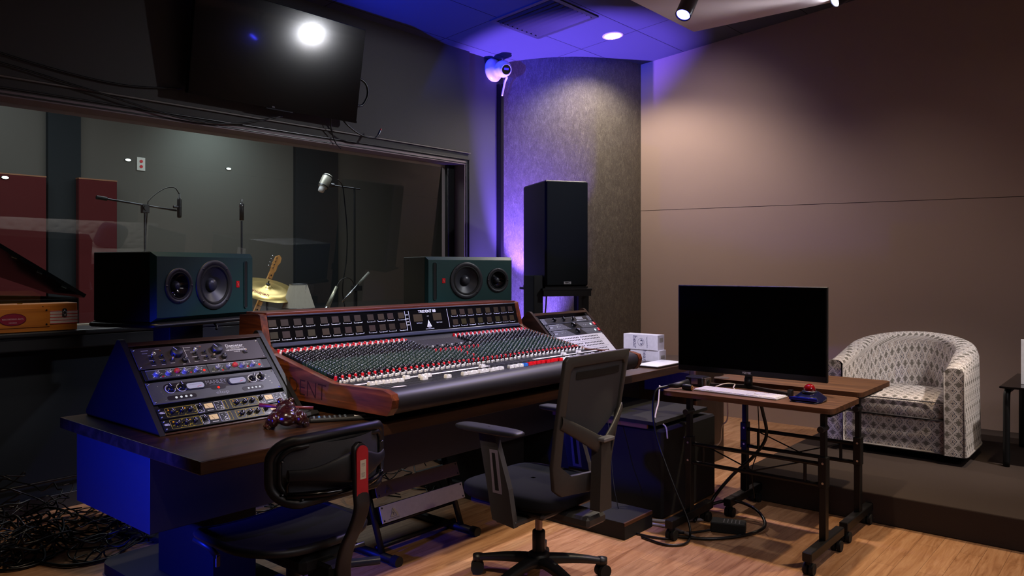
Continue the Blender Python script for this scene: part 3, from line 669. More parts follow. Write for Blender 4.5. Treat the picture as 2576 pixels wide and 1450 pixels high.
m_amb=[plain('unlit meter amber %d'%i,c,.35,bs=0,var=.12,nsc=30) for i,c in enumerate(('#2c2318','#342a1a','#2d2914','#31251f'))]
b=MB()
for x in mets:
    for r in(0,1):
        X=x-2.168+.028; y=.036+.062*r
        mb=MB(); mb.T=BL; mb.box(X-.022,X+.022,y-.004,y+.030,.003,.0036); mb.part('level_meter',[random.choice(m_amb)],con)
        b.T=BL
        for q in((X-.028,X+.028,y-.0145,y-.0128),(X-.028,X-.0265,y-.0145,y-.006),(X+.0265,X+.028,y-.0145,y-.006),(X-.0015,X+.0015,y-.016,y-.0115)): b.box(q[0],q[1],q[2],q[3],.003,.0035)
for X in(3.082-2.168,3.112-2.168,3.432-2.168): b.T=BL; b.box(X-.0012,X+.0012,.018,.135,.003,.0035)
for y in(.05,.068,.086,.11): b.T=BL; b.box(.918,.936,y,y+.004,.003,.0035)
TB=BL
b.text('TRIDENT 88',.0235,0,Matrix.Translation((3.262-2.168,.127,.0034)),.0003,bold=.0006,sx=1.15)
b.text('Left Output',.009,0,Matrix.Translation((3.185-2.168,.058,.0034)),.0002); b.text('Right Output',.009,0,Matrix.Translation((3.35-2.168,.055,.0034)),.0002)
b.text('TRIDENT',.006,0,Matrix.Translation((3.262-2.168,.027,.0034)),.0002); b.text('AUDIO DEVELOPMENTS',.0065,0,Matrix.Translation((3.262-2.168,.019,.0034)),.0002)
b.box(3.255-2.168,3.27-2.168,.096,.099,.003,.0035)
b.part('panel_lettering',[M['print']],con)
b=MB(); b.T=BL; cx0=3.262-2.168
b.add([(cx0-.020,.032,.0035),(cx0+.020,.032,.0035),(cx0,.074,.0035)],[(0,1,2)]); b.add([(cx0-.020,.032,.003),(cx0+.020,.032,.003),(cx0,.074,.003)],[(0,1,2)])
for p,q in(((0,.034),(0,.050)),((0,.050),(-.008,.056)),((0,.050),(.008,.056)),((-.006,.034),(-.010,.046)),((.006,.034),(.010,.046))): b.tube([(cx0+p[0],p[1],.0038),(cx0+q[0],q[1],.0038)],.0009,4,1)
b.part('triangle_emblem',[M['print'],M['gloss']],con)
for X in(3.18,3.34):
    b=MB(); b.T=BL; b.box(X-2.168-.036,X-2.168+.036,.068,.112,.003,.0036); b.part('output_meter',[m_amb[1]],con)
# ribbed plate in the master section
b=MB()
for k in range(22): b.box(2.985+k*.018,2.988+k*.018,3.16,3.35,.965+.205*(0),.966) if 0 else None
SL=.204
def surf(y): return .898+max(0,(y-2.84))*SL
for k in range(20):
    x=2.99+k*.0195; y0,y1=3.17,3.34
    b.add([(x,y0,surf(y0)+.0012),(x+.004,y0,surf(y0)+.0012),(x+.004,y1,surf(y1)+.0012),(x,y1,surf(y1)+.0012)],[(0,1,2,3)])
b.part('ribbed_plate',[plain('rib steel','#6a625c',.4,.6)],con)
def knob_mb(kind):
    b=MB()
    if kind=='button': b.box(-.0045,.0045,-.0045,.0045,0,.013,c=.0015); return b
    b.lathe([(.0082,0),(.0080,.004),(.0070,.006),(.0066,.017),(.0054,.0185),(0,.0185)],12)
    b.box(-.0009,.0009,.001,.0066,.0175,.0192,1); return b
kg=plain('dark green cap','#10241f',.3,bs=0); kk=plain('black cap','#0b0c10',.25,bs=0)
kinds={'k':('knob',[kk,M['print']]),'g':('knob',[kg,M['print']]),'r':('knob',[M['redcap'],M['print']]),'w':('button',[M['white']])}
ROT=Matrix.Rotation(math.atan(SL),4,'X')
items=[]
for i in range(50):
    x=2.188+.0385*i; master=3.0<x<3.385
    for r in range(22):
        y=3.345-.0238*r; s=1 if r%2==0 else -1
        if master and r<7: continue
        z=surf(y)
        if master:
            if r==7: items.append(('w' if i%2 else 'k',x,y,z)); continue
            col='k' if r<10 or r>17 else 'g'
            if r==10 : col='r'
            if abs(x-3.19)<.03 and r in(11,12,14,16): col='r'
            if r==19: col='r'
            if r==21: items.append(('w',x-.008,y,z)); items.append(('w',x+.008,y-.008,z)); continue
            items.append((col,x-.0085,y,z)); items.append((col if col!='r' else 'k',x+.0085,y-.0115,surf(y-.0115))); continue
        if r==0: items.append(('r',x-.006,y,z)); items.append(('w',x+.012,y+.004,z))
        elif r==1: items.append(('r',x+.005,y,z)); items.append(('w',x-.011,y,z))
        elif r==21: items.append(('w',x-.008,y+.006,z)); items.append(('w',x+.008,y-.004,z))
        elif r==19: items.append(('r',x-.003,y,z))
        elif r==20: items.append(('k',x+.003,y,z)); items.append(('w',x+.016,y,z))
        else:
            kc='g' if 9<=r<=16 else 'k'
            items.append((kc,x-.0085,y,z)); items.append((kc,x+.0085,y-.0115,surf(y-.0115)))
            if r in(2,8,17): items.append(('w',x+.0175,y,z))
def dist(p): return p[1]**2+p[2]**2+(p[3]-H)**2
for nm,sel in(('knob','kgr'),('button','w')):
    its=sorted([p for p in items if p[0] in sel],key=dist)
    proto={}
    for p in its[:100]:
        kd=p[0]
        if kd not in proto:
            proto[kd]=knob_mb(nm).mesh(nm,kinds[kd][1])
        o=bpy.data.objects.new(nm,proto[kd]); COL.objects.link(o); o.parent=con
        o.location=(p[1]-3.13,p[2]-3.0,p[3]-.76); o.rotation_euler=(math.atan(SL),0,random.uniform(-.9,.9) if nm=='knob' else 0)
    rest=MB(); base=knob_mb(nm); cols=[kk,kg,M['redcap'],M['white'],M['print']]; mi={'k':0,'g':1,'r':2,'w':3}
    for p in its[100:]:
        T=Matrix.Translation(p[1:])@ROT@Matrix.Rotation(random.uniform(-.9,.9) if nm=='knob' else 0,4,'Z')
        rest.T=Matrix.Identity(4); off=len(rest.v)
        rest.v+= [tuple(T@Vector(q)) for q in base.v]
        rest.f+= [[off+j for j in f] for f in base.f]; rest.m+= [mi[p[0]] if m==0 else 4 for m in base.m]; rest.s+=base.s
    rest.part(nm,cols,con,kind='stuff')
# faders
def fader_mb():
    b=MB(); w=.0165; L=.0095
    P=[(-w,0),(-w,.009),(-w+.003,.017),(-.006,.017),(-.001,.010),(.004,.010),(.008,.015),(w-.002,.015),(w,.009),(w,0)]
    b.prism(P,-L,L,'y'); b.box(-.0015,.0015,-.002,.002,-.004,0); return b
fm={c:fader_mb().mesh('fader_cap',[M[c]]) for c in('white','red','blue')}
for i in range(50):
    x=2.191+.0385*i; c='white'; y=2.60+random.uniform(-.004,.004)
    if i<1: continue
    if i in(1,2,3,4,5): y=2.70-.005*i
    elif i in(6,): continue
    elif i==7: y=2.72
    elif i==8: y=2.64
    elif i in(9,10): y=2.695
    elif i==11: y=2.60
    elif i in(12,13): continue
    elif i==21: y=2.73
    elif i==22: continue
    elif i==26: c='blue'
    elif 27<=i<=34: c='red'
    elif i in(40,44): y=2.74
    if i==21:
        o=bpy.data.objects.new('fader_cap',fm['white']); COL.objects.link(o); o.parent=con; o.location=(x-3.13,2.602-3.0,.9005-.76)
    o=bpy.data.objects.new('fader_cap',fm[c]); COL.objects.link(o); o.parent=con; o.location=(x-3.13,y-3.0,.9005-.76)
    if c!='white': o['label']=c+' fader cap'
# ================================================================== RACKS
sy,sz=.36/math.hypot(.36,.355),.355/math.hypot(.36,.355)
def RP(x): return frame((x,3.0,.76),(1,0,0),(0,sy,sz),(0,-sz,sy))
def rack_case(x0,x1,label,loc):
    t=thing('rack_cabinet',label,'rack',loc,group='wedge shaped wooden racks')
    P=[(3.0,.7605),(3.35,1.105),(3.365,1.117),(3.385,1.117),(3.70,.79),(3.705,.775),(3.69,.7605)]
    for a in(x0,x1-.022):
        b=MB(); b.prism(P,a,a+.022,'x'); b.part('side_panel',[M['rackside'] if x0<2 else M['deskY']],t,bevel=.002)
    b=MB(); b.T=RP(x0); b.box(.022,x1-x0-.022,.468,.490,-.05,.0015); b.part('top_rail',[M['desk']],t,bevel=.002)
    b=MB(); b.T=RP(x0); b.box(.022,x1-x0-.022,.004,.013,-.003,.001); b.part('bottom_rail',[M['desk']],t,bevel=.002)
    b=MB(); b.prism([(3.36,1.10),(3.385,1.10),(3.68,.79),(3.66,.775)],x0+.022,x1-.022,'x'); b.part('back_panel',[M['blackmat']],t)
    b=MB(); b.T=RP(x0); 
    for a in(.024,x1-x0-.044):
        b=MB(); b.T=RP(x0); b.box(a,a+.02,.012,.468,-.012,-.006); b.part('rack_rail',[M['blackmetal']],t)
    return t
rack_case(1.43,2.10,'dark wooden wedge rack of preamps on the left end of the desk',(1.765,3.3,.76))
rack_case(4.185,4.85,'dark wooden wedge rack with a white patch panel on the right end of the desk',(4.52,3.3,.76))
def unit(name,label,cat,x0,s0,group=None):
    T=RP(x0)@Matrix.Translation((0,s0,0)); t=thing(name,label,cat,tuple(T.translation),group=group)
    return t,T
def face(t,T,w,h,mats,c=.0015,th=.006):
    b=MB(); b.T=T; b.box(0,w,0,h,0,th*.6,c=c); b.box(.03,w-.03,.004,h-.004,-max(.004,min(.10,(T.translation.z-.764)*1.2)),0)
    b.part('faceplate',mats,t)
def knob(t,T,x,y,r,h,mat,ang=.3,skirt=0,name='knob',pm=None):
    b=MB(); b.T=T@Matrix.Translation((x,y,.0036))@Matrix.Rotation(ang,4,'Z')
    if skirt: b.lathe([(skirt,0),(skirt,.002),(r,.004)],24)
    b.lathe([(r,0),(r*.93,h*.9),(r*.85,h),(0,h)],24); b.box(-.0009,.0009,r*.1,r*.88,h-.0004,h+.0006,1)
    b.part(name,[mat,pm or M['print']],t)
def chicken(t,T,x,y,r,ang):
    b=MB(); b.T=T@Matrix.Translation((x,y,.0036))@Matrix.Rotation(ang,4,'Z'); b.lathe([(r,0),(r*.9,.006),(0,.006)],20)
    b.prism([(-r*.42,-r),(r*.42,-r),(r*.16,r*1.25),(-r*.16,r*1.25)],.004,.020,'z'); b.box(-.0007,.0007,0,r*1.2,.0198,.0206,1)
    b.part('pointer_knob',[kk,M['print']],t)
def jack(t,T,x,y,r=.011):
    b=MB(); b.T=T@Matrix.Translation((x,y,.0036)); b.lathe([(r,0),(r,.003),(r*.55,.0045),(r*.5,.0005),(0,.0005)],20); b.part('jack_socket',[M['chrome']],t)
def switch(t,T,x,y,bat=None,w=.011):
    b=MB(); b.T=T@Matrix.Translation((x,y,.0036)); b.box(-w,w,-w*.75,w*.75,0,.004,0,c=.001)
    b.tube([(0,0,.003),(0,.004,.016)],[.0028,.0040],8,1); b.part('toggle_switch',[M['black'],bat or M['dsteel']],t)
def led(t,T,x,y,m,r=.003):
    b=MB(); b.T=T@Matrix.Translation((x,y,.0034)); b.lathe([(r,0),(r*.9,.002),(0,.003)],12); b.part('indicator',[m],t)
def screws(t,T,w,h):
    for x in(.010,w-.010):
        for y in(.010,h-.010): b=MB(); b.T=T; b.lathe([(.0045,.0036),(.004,.006),(0,.0065)],10,o=(x,y,0)); b.part('screw',[M['chrome']],t)
def dashes(b,seed,x0,x1,y0,y1,n,mat=0,z=.0037,w=(.006,.022)):
    rn=random.Random(seed)
    for _ in range(n):
        x=rn.uniform(x0,x1); y=rn.uniform(y0,y1); q=rn.uniform(*w); b.box(x,min(x+q,x1),y,y+.0016,z-.0002,z+.0001,mat)
m_led_r=emit('red indicator','#ff2a20',1.6); m_led_w=emit('white indicator','#f2f2ff',.75); m_amber=plain('amber lens','#8a3a1c',.3,bs=0); m_bone=plain('bone bat','#a89878',.4,bs=0)
# 1 preamp
t,T=unit('microphone_preamp','brown-grey two-channel preamp with two large black knobs, topmost in the left rack','audio rack unit',1.456,.337)
m_dem=plain('warm grey faceplate','#322c33',.5,bs=.1)
face(t,T,.592,.115,[m_dem]); screws(t,T,.592,.115)
for x,y in((.180,.070),(.367,.070)): knob(t,T,x,y,.026,.022,M['black'],.6)
for x,y in((.203,.027),(.386,.027)): knob(t,T,x,y,.013,.016,M['black'],-.5)
for x,y in((.085,.080),(.272,.085)): jack(t,T,x,y)
for k,(x,y) in enumerate(((.068,.055),(.112,.058),(.068,.028),(.112,.028),(.152,.036),(.262,.058),(.305,.060),(.262,.030),(.305,.030),(.340,.034),(.500,.045))): switch(t,T,x,y,m_bone if k in(4,9,10) else M['dsteel'],.010)
for x,y in((.118,.093),(.30,.097)): led(t,T,x,y,m_amber)
b=MB(); b.T=T; b.text('Demeter',.024,0,Matrix.Translation((.462,.088,.0037)),.0003); b.text('AMPLIFICATION',.006,0,Matrix.Translation((.462,.0735,.0037)),.0002)
b.text('TUBE MICROPHONE PRE AMP',.0078,0,Matrix.Translation((.462,.062,.0037)),.0003,bold=.0002); b.text('VTMP-2B',.0078,0,Matrix.Translation((.462,.052,.0037)),.0003)
b.tube([(.425+.0,.069,.0038),(.50,.069,.0038),(.508,.0735,.0038),(.50,.078,.0038),(.425,.078,.0038),(.417,.0735,.0038)],.0006,4,closed=True)
b.box(.222,.2235,.012,.103,.0035,.0038)
for sx in(0,.187):
    for (x,y,w) in((.038,.098,.03),(.038,.083,.022),(.058,.070,.02),(.056,.043,.024),(.10,.045,.02),(.058,.015,.018),(.10,.016,.016),(.14,.020,.02),(.19,.008,.012),(.098,.101,.02)): b.box(x+sx,x+sx+w,y,y+.0015,.0035,.0038)
b.part('lettering',[M['print']],t)
# 2 channel strips pair
t,T=unit('channel_strip','slim grey unit with clear knobs and red caps, second from top in the left rack','audio rack unit',1.462,.277)
face(t,T,.586,.054,[M['black']])
for x0 in(.014,.283):
    b=MB(); b.T=T; b.box(x0,x0+.266,.003,.051,.0036,.0056,c=.001); b.box(x0,x0+.266,.047,.051,.0056,.0062,1); b.part('module_plate',[plain('module grey','#3c4048',.4),plain('module light edge','#7c7f90',.4)],t)
    T2=T@Matrix.Translation((0,0,.002))
    for k,x in enumerate((.038,.088,.160,.212)): knob(t,T2,x0+x,.024,.012,.018,plain('clear knob grey','#8b8f96',.12,.5,bs=0),random.uniform(-1,1),name='clear_knob',skirt=.014)
    b=MB(); b.T=T2@Matrix.Translation((x0+.128,.032,.0036)); b.lathe([(.012,0),(.011,.010),(0,.012)],20); b.part('red_knob',[plain('dull red','#b02838',.5)],t)
    for x,y in((.063,.012),(.187,.018),(.248,.022)): led(t,T2,x0+x,y,m_led_r if x>.24 else M['red'],.0055 if x>.24 else .004)
    b=MB(); b.T=T2; dashes(b,3+int(x0*100),x0+.01,x0+.256,.006,.042,34,0,w=(.003,.007)); b.part('printing',[M['print']],t)
# 3 valve compressor
t,T=unit('leveling_amplifier','dark grey compressor with two white needle meters, third from top in the left rack','audio rack unit',1.456,.153)
m_man=plain('blue grey faceplate','#43464f',.42,bs=.1); face(t,T,.592,.112,[m_man],c=.003); screws(t,T,.592,.112)
m_inl=plain('maroon inlay','#1c171e',.35)
b=MB(); b.T=T
b.prism(rr(.296,.073,.465,.046,.022,6),.0034,.0044,'z'); b.prism(rr(.296,.052,.07,.03,.013,6),.0034,.0043,'z'); b.prism(rr(.125,.022,.125,.022,.010,5),.0034,.0044,'z'); b.prism(rr(.452,.022,.105,.022,.010,5),.0034,.0044,'z'); b.part('inlay',[m_inl],t)
m_mface=emit('meter backlight','#cfc8ee',.55)
for x in(.198,.394):
    b=MB(); b.T=T; b.prism(rr(x,.070,.092,.040,.019,7),.0042,.0085,'z'); b.part('meter_bezel',[plain('bezel steel','#4c4f5a',.25,.8)],t)
    b=MB(); b.T=T; b.prism(rr(x,.069,.076,.028,.011,6),.0084,.0092,'z'); b.part('meter_face',[m_mface],t)
    b=MB(); b.T=T; b.box(x-.026,x+.026,.073,.0736,.0092,.0095)
    for k in range(9): b.box(x-.026+.0065*k,x-.0254+.0065*k,.073,.0775,.0092,.0095)
    b.tube([(x+.006,.060,.0097),(x+.026,.066,.0097)],.0008,4,1); b.part('needle_scale',[plain('scale ink','#6a6480',.6),M['red']],t)
for x,y,a in((.090,.068,.35),(.139,.070,.25),(.470,.072,-.5),(.513,.074,.2)):
    b=MB(); b.T=T@Matrix.Translation((x,y,.0045)); b.lathe([(.0215,0),(.0215,.0005),(.0195,.0006),(.0195,0)],28,op=True)
    for k in range(11):
        an=-2.2+k*.44+PI/2; b.T=T@Matrix.Translation((x,y,.0045))@Matrix.Rotation(an,4,'Z'); b.box(.0165,.0200,-.0005,.0005,0,.0006)
    b.part('dial_scale',[M['print']],t); chicken(t,T@Matrix.Translation((0,0,.001)),x,y,.014,a)
for k in range(4): led(t,T,.100+.021*k,.022,m_led_w,.0055); led(t,T,.430+.0185*k,.022,m_led_w,.005)
led(t,T,.296,.046,m_led_r,.006)
b=MB(); b.T=T; b.text('MANLEY',.030,0,Matrix.Translation((.296,.078,.0046)),.0003,bold=-.0001,sx=.85); b.box(.262,.335,.0625,.0632,.0044,.0047)
b.text('elop',.024,0,Matrix.Translation((.305,.020,.0038)),.0003,sx=1.5); b.part('lettering',[plain('engraved silver','#8d8fa0',.35,.6)],t)
b=MB(); b.T=T
for x,y in((.050,.06),(.055,.045),(.045,.09),(.054,.015),(.545,.085),(.556,.073),(.551,.048),(.555,.035),(.22,.092),(.535,.062)): b.lathe([(.0022,.0036),(0,.0052)],8,o=(x,y,0))
b.part('rivet',[M['chrome']],t)
# 4,5 channel units
for r,(s0,lab) in enumerate(((.077,'black unit with yellow outlines and cream meters, second from the bottom of the left rack'),(.018,'black unit with yellow outlines and cream meters, lowest in the left rack'))):
    t,T=unit('channel_strip',lab,'audio rack unit',1.456,s0); face(t,T,.592,.056,[plain('gloss black faceplate','#0c0e13',.3,bs=0)]); screws(t,T,.592,.056)
    mc=plain('cream meter','#c8b48c',.5,bs=0)
    L=MB(); L.T=T; Y=MB(); Y.T=T
    def outline(B,x0,x1,y0,y1,rad=.004):
        P=rr((x0+x1)/2,(y0+y1)/2,x1-x0,y1-y0,rad,3); B.tube([(a,c,.0038) for a,c in P],.0007,4,closed=True)
    for q in(0,.285):
        outline(Y,.032+q,.158+q,.006,.050); outline(L,.163+q,.190+q,.006,.050); outline(L,.247+q-.004,.283+q-.004,.006,.050); outline(L if q else Y,.283+q,.297+q,.006,.050,.003)
        for k,x in enumerate((.058,.096,.132)): knob(t,T,x+q,.028,.010,.014,kk,random.uniform(-.8,.8),pm=M['print'])
        knob(t,T,.176+q,.034,.010,.015,kk,random.uniform(-.8,.8))
        b=MB(); b.T=T; b.box(.198+q,.236+q,.022,.047,.0034,.0042,c=.0005); b.tube([(.217+q,.024,.0044),(.208+q,.040,.0044)],.0006,4,1); b.part('meter_face',[mc,M['black']],t)
        dashes(Y,5+r,.036+q,.154+q,.008,.046,26,0,w=(.002,.006)); dashes(L,8+r,.166+q,.187+q,.008,.02,6,0,w=(.003,.008)); dashes(L,9+r,.247+q,.276+q,.010,.046,22,0,w=(.002,.007)); L.box(.203+q,.230+q,.010,.0125,.0035,.0038)
        led(t,T,.045+q,.040,emit('amber indicator','#ff9a1a',.9),.0022); led(t,T,.115+q,.040,emit('amber indicator','#ff9a1a',.9),.0022)
    dashes(L,3,.004,.028,.018,.034,7,0,w=(.012,.022)); L.box(.583,.59,.03,.034,.0035,.0038)
    L.part('printing',[M['print']],t); Y.part('yellow_printing',[M['yprint']],t)
# right rack
t,T=unit('equalizer','thin dark unit with three black pointer knobs, topmost in the right rack','audio rack unit',4.222,.380); face(t,T,.592,.053,[plain('mid grey faceplate','#5a5c66',.45)]); 
b=MB(); b.T=T; b.box(.045,.55,.004,.049,.0036,.0042); b.part('inlay',[M['panel']],t)
for x in(.135,.245,.355): chicken(t,T,x,.026,.013,random.uniform(-.6,.6))
b=MB(); b.T=T; dashes(b,21,.05,.40,.006,.047,60,w=(.002,.006))
for k in range(9): b.box(.415+.009*k,.418+.009*k,.022,.044,.0042,.0046)
b.box(.40,.52,.010,.014,.0042,.0045); b.part('printing',[M['print']],t); screws(t,T,.592,.053)
for k,(s0,lab) in enumerate(((.320,'grey preamp with a black pointer knob, upper of two alike in the right rack'),(.262,'grey preamp with a black pointer knob, lower of two alike in the right rack'))):
    t,T=unit('preamp_unit',lab,'audio rack unit',4.222,s0,'twin grey preamps in the right rack'); face(t,T,.592,.055,[plain('soft grey faceplate','#54555c',.5)])
    b=MB(); b.T=T; b.prism([(.20,.053),(.37,.053),(.41,.002),(.27,.002)],.0036,.0042,'z'); b.part('black_inlay',[M['black']],t)
    chicken(t,T,.315,.030,.018,.8)
    b=MB(); b.T=T; b.tube([(.300,.034,.023),(.335,.034,.023)],.0025,6); b.tube([(.312,.022,.023),(.322,.045,.023)],.0025,6); b.part('knob_tip',[M['chrome']],t)
    b=MB(); b.T=T; b.text('BRENT',.011,0,Matrix.Translation((.058,.026,.0038)),.0002); dashes(b,30+k,.03,.25,.006,.018,8,w=(.003,.004)); dashes(b,33+k,.42,.50,.02,.036,9,w=(.002,.003)); b.box(.05,.16,.048,.0495,.0036,.0039); b.part('printing',[M['print']],t)
    for x in(.125,.145,.165): led(t,T,x,.030,m_led_w if x<.13 else plain('dim led','#8a8d95',.4),.0035)
    led(t,T,.535,.030,emit('round button glow','#dff4ff',1.2),.010)
    b=MB(); b.T=T; b.box(.565,.585,.015,.042,.0036,.012,c=.002); b.part('power_button',[M['red']],t)
    b=MB(); b.T=T; b.tube([(.008,.012,.004),(.008,.012,.018),(.008,.044,.018),(.008,.044,.004)],.0028,6); b.part('handle',[M['black']],t)
t,T=unit('patch_panel','cream patch panel with rows of small black jack holes in the right rack','patch panel',4.222,.014)
b=MB(); b.T=T; b.box(0,.592,0,.246,0,.004,c=.001)
for r,y in enumerate((.225,.203,.168,.146,.110,.088,.052,.030)):
    for k in range(24):
        x=.055+.0188*k+(.016 if k>11 else 0); b.box(x-.0055,x+.0055,y-.0048,y+.0048,.004,.0046,1)
for y in(.185,.128,.070): b.box(.04,.55,y-.0008,y+.0008,.004,.0043,2)
b.part('faceplate',[plain('cream faceplate','#d4d0d2',.5),M['blackmat'],M['dsteel']],t); screws(t,T,.592,.246)
# ================================================================== SPEAKERS
def wedge_speaker(loc,rot,label,flip,stand_label):
    t=thing('studio_monitor',label,'loudspeaker',loc,rot,group='green-fronted monitor loudspeakers')
    W,D,Hh=.72,.42,.355   # local: x along the front from its left corner, y backwards, z up
    b=MB(); b.box(0.0,W,.03,D,0,Hh,c=.004); b.part('cabinet',[M['cab']],t,world=False)
    b=MB(); P=[(0,.028),(.004,0),(W-.004,0),(W,.028)]
    # front baffle with large chamfers along top and bottom
    o=[(0,Hh),(W,Hh),(W,0),(0,0)]
    z0,z1=.022,Hh-.024
    xs=(.155,.405,.585,.648) if not flip else (W-.135,W-.40,W-.585,W-.655)
    tw,wf,bd,sl_=xs
    b.add([(0,.03,0),(W,.03,0),(W,.03,Hh),(0,.03,Hh),(.014,0,z0),(W-.014,0,z0),(W-.014,0,z1),(.014,0,z1)],[(0,1,5,4),(1,2,6,5),(2,3,7,6),(3,0,4,7)])
    xm=(tw+.092+wf-.135)/2 if not flip else (wf+.135+tw-.092)/2
    for (xa,xb,xc,rc) in ((.014,xm,tw,.088),(xm,W-.014,wf,.131)) if not flip else ((.014,xm,wf,.131),(xm,W-.014,tw,.088)):
        if flip: pass
        zc=Hh*.51; an=sorted(set([round(2*PI*k/48,5) for k in range(48)]+[round(math.atan2(zz-zc,xx-xc)%(2*PI),5) for xx in(xa,xb) for zz in(z0,z1)]))
        vs=[];m=len(an)
        for a in an:
            ca,sa=math.cos(a),math.sin(a)
            tt=min((((xb if ca>0 else xa)-xc)/ca) if abs(ca)>1e-6 else 9,(((z1 if sa>0 else z0)-zc)/sa) if abs(sa)>1e-6 else 9)
            vs+= [(xc+ca*tt,0,zc+sa*tt),(xc+ca*rc,0,zc+sa*rc),(xc+ca*rc,.028,zc+sa*rc)]
        b.add(vs,[f for k in range(m) for f in ((3*k,3*((k+1)%m),3*((k+1)%m)+1,3*k+1),(3*k+1,3*((k+1)%m)+1,3*((k+1)%m)+2,3*k+2))])
    b.part('baffle',[M['green']],t,world=False)
    def drv(x,r,name,tweet):
        T=Matrix.Translation((x,0,Hh*.51))@Matrix.Rotation(PI/2,4,'X')
        b=MB(); b.T=T; b.lathe([(r,-.002),(r,.004),(r*.985,.006),(r*.80,.008),(r*.78,.002)],48,op=True); rg=b.part(name,[plain('driver ring','#23242a',.45)],t,world=False)
        b=MB(); b.T=T; b.lathe([(r*.80,.006),(r*.75,.010),(r*.70,.006),(r*.68,.001)],48,op=True); b.part('surround',[M['rubber']],rg,world=False)
        b=MB(); b.T=T
        b.lathe([(r*.69,.0025),(r*.5,-.012),(r*.28,-.026)] if not tweet else [(r*.69,.0025),(r*.62,-.006),(r*.4,-.020),(r*.26,-.026)],48,op=True); b.part('cone' if not tweet else 'waveguide',[M['cone'] if not tweet else plain('gloss waveguide','#0c0d10',.1,bs=0)],rg,world=False)
        b=MB(); b.T=T; rr_=r*(.29 if not tweet else .27)
        b.lathe([(rr_,-.026),(rr_*.95,-.016),(rr_*.7,-.006),(rr_*.35,-.001),(0,0)],32,op=True); b.part('dust_cap' if not tweet else 'dome',[plain('dust cap','#33353d',.35,bs=0)],rg,world=False)
        for k in range(4):
            a=PI/4+k*PI/2+(PI/4 if tweet else 0); b=MB(); b.T=T@Matrix.Translation((r*.9*math.cos(a),r*.9*math.sin(a),.006)); b.lathe([(.0065,0),(.0055,.003),(0,.003)],10); b.part('screw',[M['black']],rg,world=False)
    drv(tw,.092,'tweeter',True); drv(wf,.135,'woofer',False)
    b=MB(); b.box(bd-.012,bd+.012,-.002,.0,Hh*.51-.018,Hh*.51+.018); b.tube([(bd-.005,-.003,Hh*.51+.010),(bd,-.003,Hh*.51-.002),(bd+.006,-.003,Hh*.51-.010)],.0012,4,1); b.tube([(bd-.004,-.003,Hh*.51-.004),(bd+.004,-.003,Hh*.51+.002)],.0010,4,1)
    b.part('badge',[M['red'],plain('badge mark','#e0b0a0',.5)],t,world=False)
    b=MB(); b.T=Matrix.Translation((sl_,0,Hh*.5)); P=rr(0,0,.026,.27,.012,5); b.prism(P,-.003,.004,'y'); b.part('port_slot',[plain('port black','#020203',.8)],t,world=False)
    b=MB(); b.T=Matrix.Translation((sl_,-.003,Hh*.5)); b.tube([(x,0,z) for x,z in P],.002,4,closed=True); b.part('port_rim',[M['green']],t,world=False)
    # stand
    s=thing('speaker_stand',stand_label,'speaker stand',(loc[0],loc[1],0),rot,group='monitor stands behind the console')
    zb=loc[2]
    b=MB(); b.prism(rr(W/2,D/2,W+.02,D+.02,.03),zb-.016,zb-.001,'z'); b.part('top_plate',[M['blackmetal']],s,world=False)
    b=MB(); P=rr(W/2,D/2,W+.03,D+.03,.03,4); b.tube([(x,y,zb-.017) for x,y in P],.012,8,closed=True); b.part('edge_rail',[M['blackmetal']],s,world=False)
    b=MB(); b.box(W/2-.12,W/2+.12,D/2-.06,D/2+.06,.03,zb-.016,c=.004); b.part('column',[M['blackmat']],s,world=False)
    b=MB(); b.box(W/2-.25,W/2+.25,D/2-.2,D/2+.2,0,.03,c=.005); b.part('base_plate',[M['blackmat']],s,world=False)
    b=MB(); b.tube([(W*.55,-.002,zb-.02),(W*.56,-.02,zb-.045),(W*.54,-.03,zb-.06)],.007,6); b.part('hook',[M['blackmetal']],s,world=False)
    return t
wedge_speaker((1.80,3.835,1.148),math.radians(17.9),'green-fronted loudspeaker above the left rack, in front of the studio window',False,'black stand behind the left rack holding the left green loudspeaker')
wedge_speaker((3.84,4.03,1.148),math.radians(-19),'green-fronted loudspeaker above the right end of the console meters',True,'black stand behind the console holding the right green loudspeaker')
# tall black speaker
ra=math.radians(-31.9); loc=(4.99,3.85,1.27)
t=thing('tower_speaker','tall black grille-covered loudspeaker in front of the curved corner','loudspeaker',loc,ra)
W,D,Hh=.378,.55,.868
b=MB(); b.box(0,W,0,D,0,Hh,c=.012); b.part('cabinet',[plain('satin black cabinet','#101216',.4,nsc=300,bs=.1)],t,world=False)
b=MB(); b.box(.008,W-.006,-.014,.002,.008,Hh-.008,c=.006); b.part('grille',[fabric('grille cloth','#15191c',.9,900,.4,var=.1)],t,world=False)
b=MB(); b.box(W/2-.032,W/2+.032,-.0165,-.014,.020,.040,c=.0005); b.text('PMC',.018,1,frame((W/2,-.0168,.030),(1,0,0),(0,0,1),(0,-1,0)),.0005,bold=.0006,sx=1.3); b.part('name_plate',[plain('plate silver','#c9cad0',.3,.3),M['black']],t,world=False)
s=thing('speaker_stand','black steel frame stand under the tall black loudspeaker','speaker stand',(loc[0],loc[1],0),ra)
b=MB(); b.box(-.03,W+.03,-.02,D+.02,1.235,1.255,c=.003); b.box(.0,W,.0,D,1.255,1.269); b.part('top_plate',[M['blackmetal']],s,world=False)
b=MB(); b.box(-.02,W+.02,-.02,.0,1.19,1.236); b.part('cross_rail',[M['blackmetal']],s,world=False)
for x0,x1,y0,y1,z1 in((-.09,-.01,.02,.28,1.36),(W-.045,W+.035,.06,.20,1.236)):
    b=MB(); b.box(x0,x1,y0,y1,.04,z1,c=.004); b.part('upright',[M['blackmat']],s,world=False)
